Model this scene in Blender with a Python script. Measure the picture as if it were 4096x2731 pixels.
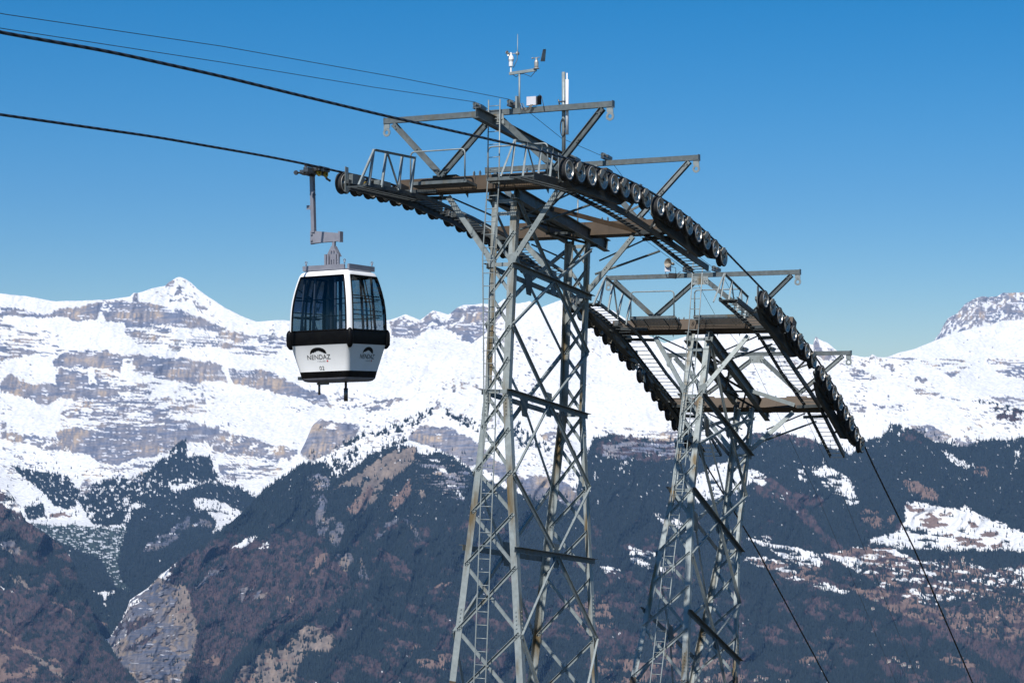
import bpy, bmesh, math, random
import numpy as np
from mathutils import Vector, Matrix
random.seed(7); rng = np.random.default_rng(11)
R = math.radians
SC = bpy.context.scene
for o in list(bpy.data.objects): bpy.data.objects.remove(o)

# ---------------------------------------------------------------- camera
F = 8000.0; CU = 2048.0; CV = 1365.5            # focal length and centre in photo pixels
PITCH = math.atan(262 / F)
cam_d = bpy.data.cameras.new('camera'); cam = bpy.data.objects.new('camera', cam_d)
SC.collection.objects.link(cam); SC.camera = cam
cam_d.sensor_width = 36.0; cam_d.lens = 36.0 * F / 4096.0
cam_d.clip_start = 0.5; cam_d.clip_end = 150000.0
cam.location = (0, 0, 0); cam.rotation_euler = (R(90) + PITCH, 0, 0)
SC.render.resolution_x = 1024; SC.render.resolution_y = 682

# ---------------------------------------------------------------- sky, sun, exposure
SUN_EL = R(48.0); sx, sy = -0.34, -0.94
SUN_AZ = math.atan2(sx, sy)                       # azimuth from +Y, clockwise
W = bpy.data.worlds.new('World'); SC.world = W; W.use_nodes = True
wn = W.node_tree; wn.nodes.clear()
wo = wn.nodes.new('ShaderNodeOutputWorld'); wb = wn.nodes.new('ShaderNodeBackground'); wb.name='BG'
sk = wn.nodes.new('ShaderNodeTexSky'); sk.sky_type = 'NISHITA'; sk.sun_disc = False
sk.sun_elevation = SUN_EL; sk.sun_rotation = SUN_AZ
sk.altitude = 2200; sk.air_density = 1.0; sk.dust_density = 1.8; sk.ozone_density = 3.0
wb.inputs['Strength'].default_value = 0.088
hs = wn.nodes.new('ShaderNodeHueSaturation'); hs.inputs['Saturation'].default_value = 1.52
wn.links.new(sk.outputs[0], hs.inputs['Color']); tn = wn.nodes.new('ShaderNodeVectorMath'); tn.operation = 'MULTIPLY'; tn.inputs[1].default_value = (1.03, 1.0, 0.93)
wn.links.new(hs.outputs[0], tn.inputs[0]); wn.links.new(tn.outputs[0], wb.inputs['Color'])
wn.links.new(wb.outputs[0], wo.inputs['Surface'])
sd = bpy.data.lights.new('sun', 'SUN'); sd.energy = 4.6; sd.angle = R(0.53); sd.color = (1.0, 0.965, 0.92)
so = bpy.data.objects.new('sun', sd); SC.collection.objects.link(so)
sv = Vector((sx, sy, 0)).normalized() * math.cos(SUN_EL) + Vector((0, 0, math.sin(SUN_EL)))
so.rotation_euler = sv.to_track_quat('Z', 'Y').to_euler(); so.location = (0, -30, 60)
SC.view_settings.view_transform = 'Standard'; SC.view_settings.look = 'None'
SC.view_settings.exposure = 0.3; SC.view_settings.gamma = 1.0
SC.render.engine = 'CYCLES'

# ---------------------------------------------------------------- survey frame of the ropeway
TH = R(27.2); ST, CT = math.sin(TH), math.cos(TH); TM = -21.6
DS = Vector((ST, CT, 0)); DX = Vector((CT, -ST, 0)); DZ = Vector((0, 0, 1))
def P(s, x, z):                                   # along the line, across it from its middle, up
    return DS * s + DX * (x + TM) + DZ * z
def ray(u, v):
    a = (u - CU) / F; b = (CV - v) / F
    return (a, math.cos(PITCH) - b * math.sin(PITCH), math.sin(PITCH) + b * math.cos(PITCH))
def on_x(p, x):                                   # where a sight line meets the plane x
    r = ray(*p); s_ = r[0] * ST + r[1] * CT; t_ = r[0] * CT - r[1] * ST; k = (x + TM) / t_
    return s_ * k, r[2] * k
def on_s(p, s):
    r = ray(*p); s_ = r[0] * ST + r[1] * CT; t_ = r[0] * CT - r[1] * ST; k = s / s_
    return t_ * k - TM, r[2] * k
def pv(w):                                        # picture height of a world point
    a = w.y * math.cos(PITCH) + w.z * math.sin(PITCH); b = -w.y * math.sin(PITCH) + w.z * math.cos(PITCH)
    return CV - F * b / a
def zm(x0, y0, k): return lambda x, y: (x0 + x / k, y0 + y / k)
z1 = zm(1100, 600, 2.351); z3 = zm(1500, 350, 2.351); z4 = zm(2000, 550, 2.351); z5 = zm(1750, 850, 2.24)
z6 = zm(2300, 1000, 1.96); z7 = zm(1750, 1500, 2.24); z8 = zm(1750, 2031, 2.24); z9 = zm(2400, 1500, 2.24); z10 = zm(2400, 2031, 2.24)
zE = zm(2900, 1100, 1.96)

# ---------------------------------------------------------------- materials
def mat(name, col, rough=0.6, metal=0.0, col2=None, scale=6.0, lo=0.35, hi=0.65, bump=0.0, bscale=40.0, stretch=None, spec=0.5):
    m = bpy.data.materials.new(name); m.use_nodes = True; nt = m.node_tree; b = nt.nodes['Principled BSDF']
    b.inputs['Roughness'].default_value = rough; b.inputs['Metallic'].default_value = metal
    b.inputs['Specular IOR Level'].default_value = spec
    b.inputs['Base Color'].default_value = (*col, 1)
    g = nt.nodes.new('ShaderNodeNewGeometry')
    src = g.outputs['Position']
    if stretch:
        mp = nt.nodes.new('ShaderNodeMapping'); mp.inputs['Scale'].default_value = stretch
        nt.links.new(src, mp.inputs[0]); src = mp.outputs[0]
    if col2:
        n = nt.nodes.new('ShaderNodeTexNoise'); n.inputs['Scale'].default_value = scale; n.inputs['Detail'].default_value = 6
        r = nt.nodes.new('ShaderNodeValToRGB'); r.color_ramp.elements[0].position = lo; r.color_ramp.elements[1].position = hi
        r.color_ramp.elements[0].color = (*col, 1); r.color_ramp.elements[1].color = (*col2, 1)
        nt.links.new(src, n.inputs['Vector']); nt.links.new(n.outputs['Fac'], r.inputs[0]); nt.links.new(r.outputs[0], b.inputs['Base Color'])
    if bump:
        n2 = nt.nodes.new('ShaderNodeTexNoise'); n2.inputs['Scale'].default_value = bscale; n2.inputs['Detail'].default_value = 4
        bp = nt.nodes.new('ShaderNodeBump'); bp.inputs['Strength'].default_value = bump; bp.inputs['Distance'].default_value = 0.02
        nt.links.new(src, n2.inputs['Vector']); nt.links.new(n2.outputs['Fac'], bp.inputs['Height']); nt.links.new(bp.outputs[0], b.inputs['Normal'])
    return m
def galv(name, c1, c2, stain, amt):
    m = mat(name, c1, 0.5, 0.25, c2, 9, 0.3, 0.7, 0.12, 30)
    nt = m.node_tree; b = nt.nodes['Principled BSDF']; base = b.inputs['Base Color'].links[0].from_socket
    g = nt.nodes.new('ShaderNodeNewGeometry'); mp = nt.nodes.new('ShaderNodeMapping'); mp.inputs['Scale'].default_value = (2.2, 2.2, 0.35)
    n = nt.nodes.new('ShaderNodeTexNoise'); n.inputs['Scale'].default_value = 1.6; n.inputs['Detail'].default_value = 5
    r = nt.nodes.new('ShaderNodeMapRange'); r.inputs[1].default_value = 0.62 - amt; r.inputs[2].default_value = 0.80 - amt; r.clamp = True
    mx = nt.nodes.new('ShaderNodeMix'); mx.data_type = 'RGBA'
    nt.links.new(g.outputs['Position'], mp.inputs[0]); nt.links.new(mp.outputs[0], n.inputs['Vector']); nt.links.new(n.outputs['Fac'], r.inputs[0])
    nt.links.new(r.outputs[0], mx.inputs[0]); nt.links.new(base, mx.inputs[6]); mx.inputs[7].default_value = (*stain, 1)
    nt.links.new(mx.outputs[2], b.inputs['Base Color'])
    return m
M = {}
M['galv'] = galv('galvanised_steel', (0.21, 0.24, 0.24), (0.30, 0.335, 0.33), (0.20, 0.17, 0.11), 0.02)
M['leg'] = galv('leg_steel', (0.25, 0.28, 0.275), (0.34, 0.375, 0.365), (0.15, 0.11, 0.055), 0.14)
M['head'] = galv('grey_steel', (0.095, 0.112, 0.114), (0.155, 0.178, 0.18), (0.13, 0.105, 0.065), 0.04)
M['dark'] = galv('shade_dark_steel', (0.045, 0.054, 0.056), (0.075, 0.085, 0.088), (0.05, 0.045, 0.035), 0.02)  # galvanised steel with the shade of catwalks and batteries put into its colour
M['brown'] = mat('brown_paint', (0.052, 0.034, 0.018), 0.55, 0.0, (0.075, 0.050, 0.028), 3.5, 0.3, 0.7, 0.05, 20)
M['rubber'] = mat('rubber', (0.012, 0.012, 0.013), 0.75, 0, (0.03, 0.03, 0.03), 8)
M['alu'] = mat('aluminium', (0.56, 0.53, 0.47), 0.42, 0.55, (0.40, 0.38, 0.34), 9, 0.35, 0.65, 0.1, 60)
M['hub'] = mat('hub_steel', (0.22, 0.21, 0.20), 0.4, 0.9, (0.12, 0.12, 0.12), 20)
M['beige'] = mat('beige_steel', (0.33, 0.30, 0.24), 0.5, 0.3, (0.24, 0.21, 0.17), 10)
M['white'] = mat('white_lacquer', (0.88, 0.88, 0.875), 0.32, 0, (0.83, 0.83, 0.82), 2.5)
M['black'] = mat('black_lacquer', (0.004, 0.004, 0.005), 0.42, 0, (0.007, 0.007, 0.007), 6, spec=0.08)
M['silver'] = mat('silver_paint', (0.22, 0.22, 0.255), 0.42, 0.3, (0.27, 0.27, 0.31), 5)
M['yellow'] = mat('yellow_plastic', (0.62, 0.40, 0.02), 0.5, 0, (0.5, 0.3, 0.02), 12)
M['plastic'] = mat('grey_plastic', (0.62, 0.62, 0.66), 0.5, 0, (0.56, 0.56, 0.6), 5)
M['tube_white'] = mat('white_plastic', (0.8, 0.8, 0.8), 0.45, 0, (0.76, 0.76, 0.76), 5)
M['red'] = mat('red_paint', (0.55, 0.02, 0.02), 0.5, 0, (0.5, 0.02, 0.02), 5)
M['letter_grey'] = mat('grey_paint', (0.30, 0.30, 0.31), 0.5, 0, (0.33, 0.33, 0.34), 5)
M['cable'] = mat('black_cable', (0.02, 0.02, 0.022), 0.5, 0, (0.035, 0.035, 0.035), 12)
M['seat'] = mat('seat_plastic', (0.05, 0.055, 0.065), 0.5, 0, (0.07, 0.075, 0.085), 6)
def rope_mat():
    m = bpy.data.materials.new('steel_rope'); m.use_nodes = True; nt = m.node_tree; b = nt.nodes['Principled BSDF']
    b.inputs['Base Color'].default_value = (0.035, 0.037, 0.042, 1); b.inputs['Roughness'].default_value = 0.45; b.inputs['Metallic'].default_value = 0.5
    at = nt.nodes.new('ShaderNodeAttribute'); at.attribute_name = 'lay'
    w = nt.nodes.new('ShaderNodeMath'); w.operation = 'SINE'; nt.links.new(at.outputs['Fac'], w.inputs[0])
    bp = nt.nodes.new('ShaderNodeBump'); bp.inputs['Strength'].default_value = 0.8; bp.inputs['Distance'].default_value = 0.01
    nt.links.new(w.outputs[0], bp.inputs['Height']); nt.links.new(bp.outputs[0], b.inputs['Normal'])
    cr = nt.nodes.new('ShaderNodeMapRange'); cr.inputs[1].default_value = -1; cr.inputs[2].default_value = 1
    mx = nt.nodes.new('ShaderNodeMix'); mx.data_type = 'RGBA'; mx.inputs[6].default_value = (0.012, 0.013, 0.016, 1); mx.inputs[7].default_value = (0.085, 0.09, 0.10, 1)
    nt.links.new(w.outputs[0], cr.inputs[0]); nt.links.new(cr.outputs[0], mx.inputs[0]); nt.links.new(mx.outputs[2], b.inputs['Base Color'])
    return m
M['rope'] = rope_mat()
def glass_mat():
    m = bpy.data.materials.new('tinted_glazing'); m.use_nodes = True; nt = m.node_tree; nt.nodes.clear()
    o = nt.nodes.new('ShaderNodeOutputMaterial'); t = nt.nodes.new('ShaderNodeBsdfTransparent'); t.inputs[0].default_value = (0.42, 0.49, 0.54, 1)
    g = nt.nodes.new('ShaderNodeBsdfGlossy'); g.inputs['Roughness'].default_value = 0.03; g.inputs[0].default_value = (0.9, 0.95, 1, 1)
    fr = nt.nodes.new('ShaderNodeFresnel'); fr.inputs[0].default_value = 1.45
    n = nt.nodes.new('ShaderNodeTexNoise'); n.inputs['Scale'].default_value = 2.0
    bp = nt.nodes.new('ShaderNodeBump'); bp.inputs['Strength'].default_value = 0.15; bp.inputs['Distance'].default_value = 0.03
    ge = nt.nodes.new('ShaderNodeNewGeometry'); nt.links.new(ge.outputs['Position'], n.inputs['Vector'])
    nt.links.new(n.outputs['Fac'], bp.inputs['Height']); nt.links.new(bp.outputs[0], g.inputs['Normal'])
    mx = nt.nodes.new('ShaderNodeMixShader'); nt.links.new(fr.outputs[0], mx.inputs[0]); nt.links.new(t.outputs[0], mx.inputs[1]); nt.links.new(g.outputs[0], mx.inputs[2])
    nt.links.new(mx.outputs[0], o.inputs[0]); return m
M['glass'] = glass_mat()

# ---------------------------------------------------------------- object helpers
def tag(o, label, cat, group=None, kind=None):
    if label: o['label'] = label
    if cat: o['category'] = cat
    if group: o['group'] = group
    if kind: o['kind'] = kind
    return o
def empty(name, loc, label, cat, group=None):
    o = bpy.data.objects.new(name, None); SC.collection.objects.link(o); o.location = loc
    o.empty_display_size = 0.3
    return tag(o, label, cat, group)
class MB:
    def __init__(s): s.v = []; s.f = []; s.m = []; s.sm = []
    def add(s, vs, fs, mi=0, smooth=False):
        b = len(s.v); s.v += [tuple(v) for v in vs]
        for f in fs: s.f.append(tuple(b + i for i in f)); s.m.append(mi); s.sm.append(smooth)
        return s
    def prism(s, ring0, ring1, mi=0, smooth=False, caps=True):
        n = len(ring0); fs = [(i, (i + 1) % n, n + (i + 1) % n, n + i) for i in range(n)]
        s.add(list(ring0) + list(ring1), fs, mi, smooth)
        if caps:
            b = len(s.v) - 2 * n
            s.f.append(tuple(b + i for i in range(n))[::-1]); s.m.append(mi); s.sm.append(False)
            s.f.append(tuple(b + n + i for i in range(n))); s.m.append(mi); s.sm.append(False)
        return s
    def frame(s, p0, p1, up):
        a = (p1 - p0).normalized(); v = (up - a * up.dot(a))
        if v.length < 1e-4: v = a.orthogonal()
        v.normalize(); u = a.cross(v).normalized(); return a, u, v
    def beam(s, p0, p1, w, h, up=DZ, mi=0):      # w across, h along "up"
        a, u, v = s.frame(p0, p1, up); q = [(-w/2, -h/2), (w/2, -h/2), (w/2, h/2), (-w/2, h/2)]
        return s.prism([p0 + u*x + v*y for x, y in q], [p1 + u*x + v*y for x, y in q], mi)
    def angle(s, p0, p1, d1, d2, a1, a2, t=0.012, mi=0):   # L section: corner on the line, flanges along d1 and d2
        ax = (p1 - p0).normalized()
        d1 = (d1 - ax * d1.dot(ax)).normalized(); d2 = (d2 - ax * d2.dot(ax)); d2 = (d2 - d1 * d2.dot(d1)).normalized()
        q = [(0, 0), (a1, 0), (a1, t), (t, t), (t, a2), (0, a2)]
        if ax.dot(d1.cross(d2)) < 0: q = q[::-1]
        return s.prism([p0 + d1*x + d2*y for x, y in q], [p1 + d1*x + d2*y for x, y in q], mi)
    def chan(s, p0, p1, up, out, h, w, t=0.012, mi=0):     # C section, web h tall, flanges w long towards out
        ax = (p1 - p0).normalized(); up = (up - ax*up.dot(ax)).normalized(); out = (out - ax*out.dot(ax)); out = (out - up*out.dot(up)).normalized()
        q = [(0, -h/2), (w, -h/2), (w, -h/2+t), (t, -h/2+t), (t, h/2-t), (w, h/2-t), (w, h/2), (0, h/2)]
        if ax.dot(out.cross(up)) < 0: q = q[::-1]
        return s.prism([p0 + out*x + up*y for x, y in q], [p1 + out*x + up*y for x, y in q], mi)
    def tube(s, pts, r, n=8, mi=0, caps=True):
        pts = [Vector(p) for p in pts]; rings = []; v = None
        for i, p in enumerate(pts):
            a = (pts[min(i+1, len(pts)-1)] - pts[max(i-1, 0)]).normalized()
            if v is None: v = a.orthogonal().normalized()
            v = (v - a * v.dot(a)).normalized(); u = a.cross(v)
            rr = r[i] if isinstance(r, (list, tuple)) else r
            rings.append([p + (u*math.cos(2*math.pi*k/n) + v*math.sin(2*math.pi*k/n)) * rr for k in range(n)])
        vs = [q for rg in rings for q in rg]; fs = []
        for i in range(len(rings)-1):
            for k in range(n): fs.append((i*n+k, i*n+(k+1) % n, (i+1)*n+(k+1) % n, (i+1)*n+k))
        s.add(vs, fs, mi, True)
        if caps:
            b = len(s.v) - len(vs); s.f.append(tuple(b+k for k in range(n))[::-1]); s.m.append(mi); s.sm.append(False)
            b2 = len(s.v) - n; s.f.append(tuple(b2+k for k in range(n))); s.m.append(mi); s.sm.append(False)
        return s
    def lathe(s, c, axis, prof, n=24, mats=None, smooth=True):   # prof: (radius, along axis)
        axis = axis.normalized(); u = axis.orthogonal().normalized(); v = axis.cross(u)
        vs = []
        for r_, h in prof:
            for k in range(n): vs.append(c + axis*h + (u*math.cos(2*math.pi*k/n) + v*math.sin(2*math.pi*k/n))*max(r_, 1e-4))
        for i in range(len(prof)-1):
            fs = [(k, (k+1) % n, n+(k+1) % n, n+k) for k in range(n)]
            b = len(s.v); s.add(vs[i*n:(i+2)*n], fs, mats[i] if mats else 0, smooth)
        return s
    def plate(s, pts, d, mi=0):                   # polygon extruded along the vector d (centred)
        return s.prism([p - d*0.5 for p in pts], [p + d*0.5 for p in pts], mi)
    def bolt(s, p, n_, r=0.022, h=0.02, mi=0):
        n_ = n_.normalized(); u = n_.orthogonal().normalized(); v = n_.cross(u)
        rg = [(u*math.cos(k*math.pi/3) + v*math.sin(k*math.pi/3))*r for k in range(6)]
        return s.prism([p + q for q in rg], [p + q + n_*h for q in rg], mi)
    def build(s, name, mats, parent=None, label=None, org=None):
        me = bpy.data.meshes.new(name)
        off = Vector(org) if org is not None else (parent_world(parent) if parent else Vector((0, 0, 0)))
        me.from_pydata([(x-off.x, y-off.y, z-off.z) for x, y, z in s.v], [], s.f)
        for m_ in (mats if isinstance(mats, (list, tuple)) else [mats]): me.materials.append(m_)
        me.polygons.foreach_set('material_index', s.m); me.polygons.foreach_set('use_smooth', s.sm)
        bm = bmesh.new(); bm.from_mesh(me); bmesh.ops.recalc_face_normals(bm, faces=bm.faces); bm.to_mesh(me); bm.free()
        me.update()
        o = bpy.data.objects.new(name, me); SC.collection.objects.link(o)
        if org is not None: o.location = off - (parent_world(parent) if parent else Vector((0, 0, 0)))
        if parent: o.parent = parent
        if label: o['label'] = label
        return o
def parent_world(p):
    v = Vector((0, 0, 0))
    while p: v += p.location; p = p.parent
    return v
def copy_to(o, parent, world):
    c = o.copy(); SC.collection.objects.link(c); c.parent = parent; c.location = world - parent_world(parent); return c

# ================================================================ MOUNTAINS AND VALLEY
def vnoise(x, y, seed):
    r = np.random.default_rng(seed); g = r.random((256, 256)); xi = np.floor(x).astype(int); yi = np.floor(y).astype(int)
    fx = x - xi; fy = y - yi; fx = fx*fx*(3-2*fx); fy = fy*fy*(3-2*fy); xi &= 255; yi &= 255; x1 = (xi+1) & 255; y1 = (yi+1) & 255
    return (g[yi, xi]*(1-fx)+g[yi, x1]*fx)*(1-fy) + (g[y1, xi]*(1-fx)+g[y1, x1]*fx)*fy
def fbm(x, y, seed, oct=5, gain=0.5, lac=2.03):
    a = 1.0; t = 0; n = 0
    for i in range(oct):
        t = t + a*vnoise(x+17.3*i, y+9.1*i, seed+i); n += a; a *= gain; x = x*lac; y = y*lac
    return t/n
def ridged(x, y, seed, oct=4):
    a = 1.0; t = 0; n = 0
    for i in range(oct):
        t = t + a*(1-np.abs(2*vnoise(x+13.7*i, y+5.3*i, seed+i)-1)); n += a; a *= 0.5; x = x*2.07; y = y*2.07
    return t/n
def inpoly(U, V, poly):
    ins = np.zeros(U.shape, bool); n = len(poly)
    x0, x1 = min(p[0] for p in poly), max(p[0] for p in poly); y0, y1 = min(p[1] for p in poly), max(p[1] for p in poly)
    sel = (U >= x0) & (U <= x1) & (V >= y0) & (V <= y1)
    u = U[sel]; v = V[sel]; r = np.zeros(u.shape, bool)
    for i in range(n):
        (ax, ay), (bx, by) = poly[i], poly[(i+1) % n]
        if ay == by: continue
        c = ((ay > v) != (by > v)) & (u < (bx-ax)*(v-ay)/(by-ay)+ax); r ^= c
    ins[sel] = r; return ins
Lz = lambda p: [(a/1.8085, 1050+b/1.8085) for a, b in p]
L2 = lambda p: [(a/1.7795, 1850+b/1.7795) for a, b in p]
Mz = lambda p: [(1000+a/1.8085, 1600+b/1.8085) for a, b in p]
R1 = lambda p: [(2796+a/1.8085, 1100+b/1.8085) for a, b in p]
R2 = lambda p: [(2796+a/1.8085, 1864+b/1.8085) for a, b in p]
Wz = lambda p: [(a*1.7415, b*1.7415) for a, b in p]
SNOW, ROCK, FOR, LARCH, GRASS, SPECK, MORA, SCREE = range(8)
# regions: (class, density, polygon) painted in order; density<1 mixes with what lies below as patches
REG_A = [
 (SPECK, .3, [(-1700,1250),(0,1250),(0,1700),(-1700,1700)]), (FOR, .8, [(-1750,1850),(-30,1880),(-30,2700),(-1750,2700)]),
 (ROCK, 1, Lz([(0,330),(170,340),(340,370),(500,320),(690,300),(800,275),(960,285),(975,225),(1000,225),(1005,275),(1150,300),(1350,370),(1480,410),(1620,465),(1600,495),(1480,480),(1440,490),(1200,455),(1050,450),(900,445),(740,410),(600,415),(400,395),(150,390),(0,385)])),
 (SNOW, .75, Lz([(690,410),(720,340),(800,260),(820,290),(760,360),(740,410)])),
 (ROCK, .55, Lz([(1190,180),(1260,115),(1300,170),(1350,240),(1440,290),(1520,340),(1560,390),(1480,380),(1380,300),(1290,230)])),
 (SPECK, .34, Lz([(900,440),(1500,480),(1800,520),(1780,640),(1500,600),(1300,620),(1000,600),(900,500)])),
 (SPECK, .26, Lz([(0,420),(300,440),(480,560),(460,640),(300,680),(0,700)])),
 (SPECK, .40, Lz([(1600,490),(2080,540),(2080,600),(1960,690),(1700,660),(1500,600)])),
 (ROCK, 1, Lz([(370,700),(470,640),(600,620),(720,640),(880,660),(1050,680),(1300,690),(1480,720),(1600,750),(1640,860),(1500,855),(1410,880),(1250,850),(1100,830),(950,800),(800,790),(700,770),(560,760),(400,750)])),
 (SNOW, .7, Lz([(860,800),(880,660),(960,680),(950,740),(1040,830),(900,860)])),
 (ROCK, 1, Lz([(1650,770),(1800,775),(1950,790),(2100,860),(2351,950),(2420,1060),(2351,1040),(2200,990),(2100,960),(1950,940),(1800,900),(1680,880)])),
 (ROCK, 1, Lz([(10,860),(80,800),(130,860),(300,880),(400,880),(430,760),(560,790),(650,800),(640,880),(740,900),(850,930),(880,970),(700,990),(560,990),(430,980),(330,1030),(250,990),(100,950),(0,930)])),
 (SPECK, .5, Lz([(680,780),(900,850),(1180,870),(1000,1000),(860,1000),(700,900)])),
 (SPECK, .58, Lz([(450,1010),(800,980),(1200,980),(1480,1000),(1480,1090),(1200,1100),(1200,1210),(1000,1210),(620,1200),(440,1180)])),
 (ROCK, 1, Lz([(410,1210),(560,1190),(700,1200),(860,1190),(1000,1200),(1190,1170),(1190,1110),(1350,1140),(1580,1190),(1600,1240),(1500,1290),(1300,1300),(1230,1350),(1100,1400),(950,1430),(830,1470),(700,1430),(620,1390),(530,1370),(420,1270)])),
 (ROCK, .85, Lz([(1500,1290),(1600,1220),(1800,1260),(1950,1310),(2060,1320),(2150,1370),(2080,1420),(2000,1450),(1850,1400),(1700,1400),(1550,1350)])),
 (ROCK, .9, Lz([(0,1120),(50,1140),(40,1190),(0,1200)])), (ROCK, .85, Lz([(0,1210),(150,1230),(300,1300),(300,1340),(100,1290),(0,1260)])),
 (ROCK, .85, Lz([(200,1230),(400,1280),(520,1320),(430,1360),(330,1340)])),
 (SPECK, .45, Lz([(1520,1350),(1800,1400),(2050,1480),(1950,1568),(1600,1568),(1560,1450)])),
 (ROCK, .8, Lz([(2290,620),(2500,640),(2700,700),(2600,760),(2300,700)])),
 # small peaks seen between gondola and tower
 (ROCK, .72, Wz([(895,740),(930,724),(960,740),(1000,715),(1030,735),(1060,706),(1120,700),(1120,770),(1080,790),(1040,760),(990,750),(950,775),(897,772)])),
 (ROCK, .8, [(1800,1230),(1935,1225),(2000,1250),(2040,1290),(1990,1330),(1930,1345),(1880,1375),(1830,1350),(1815,1290)]),
 (FOR, .95, Lz([(1290,1280),(1340,1280),(1360,1400),(1520,1400),(1580,1568),(960,1568),(1100,1480),(1200,1390)])),
 (FOR, .8, L2([(1150,0),(1480,0),(1550,130),(1400,150),(1180,160),(1250,200),(1000,260),(900,330),(880,440),(660,430),(600,350),(560,260),(640,150),(840,100),(1000,130),(1080,60)])),
 (SPECK, .4, L2([(560,260),(600,60),(800,20),(1000,0),(1100,0),(1000,130),(840,100),(640,200)])),
 (FOR, .9, L2([(70,30),(240,60),(500,110),(570,200),(520,340),(400,300),(280,190),(160,110)])),
 (FOR, .95, L2([(170,320),(320,300),(340,390),(180,400)])), (GRASS, .5, L2([(360,360),(500,340),(520,420),(380,420)])),
 (FOR, 1, L2([(300,450),(660,450),(900,330),(1000,260),(1260,190),(1500,140),(1720,180),(1860,290),(1750,400),(1600,560),(1200,760),(1000,960),(760,1250),(560,1150),(430,900),(250,520)])),
 (MORA, 1, L2([(190,412),(660,445),(900,455),(880,560),(840,700),(860,800),(930,920),(830,890),(700,680),(430,570),(250,480)])),
 (SNOW, .95, L2([(190,400),(660,440),(900,448),(880,468),(640,452),(420,440),(200,425)])),
 (SNOW, .95, L2([(1370,250),(1500,250),(1690,330),(1740,360),(1730,420),(1620,450),(1500,500),(1540,420),(1480,330),(1380,310)])),
 (SNOW, .92, L2([(1190,165),(1320,145),(1410,160),(1330,190),(1210,190)])), (SNOW, .85, L2([(920,320),(960,285),(1040,290),(1030,310),(940,330),(920,400),(890,440),(870,420)])),
 (SNOW, .95, L2([(1500,560),(1540,520),(1690,470),(1700,500),(1620,530),(1540,570)])),
 (SNOW, .95, L2([(1720,190),(1860,150),(1990,180),(1990,230),(1880,280),(1780,230)])),
 (ROCK, .6, L2([(1060,560),(1200,480),(1330,390),(1480,410),(1500,450),(1300,480),(1180,600),(1010,650)])),
 (SNOW, .9, L2([(690,925),(820,912),(815,935),(765,945),(750,1040),(735,1030),(745,960),(700,940)])),
 (GRASS, .7, L2([(600,1130),(740,1110),(760,1140),(720,1200),(680,1210)])),
]
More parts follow.
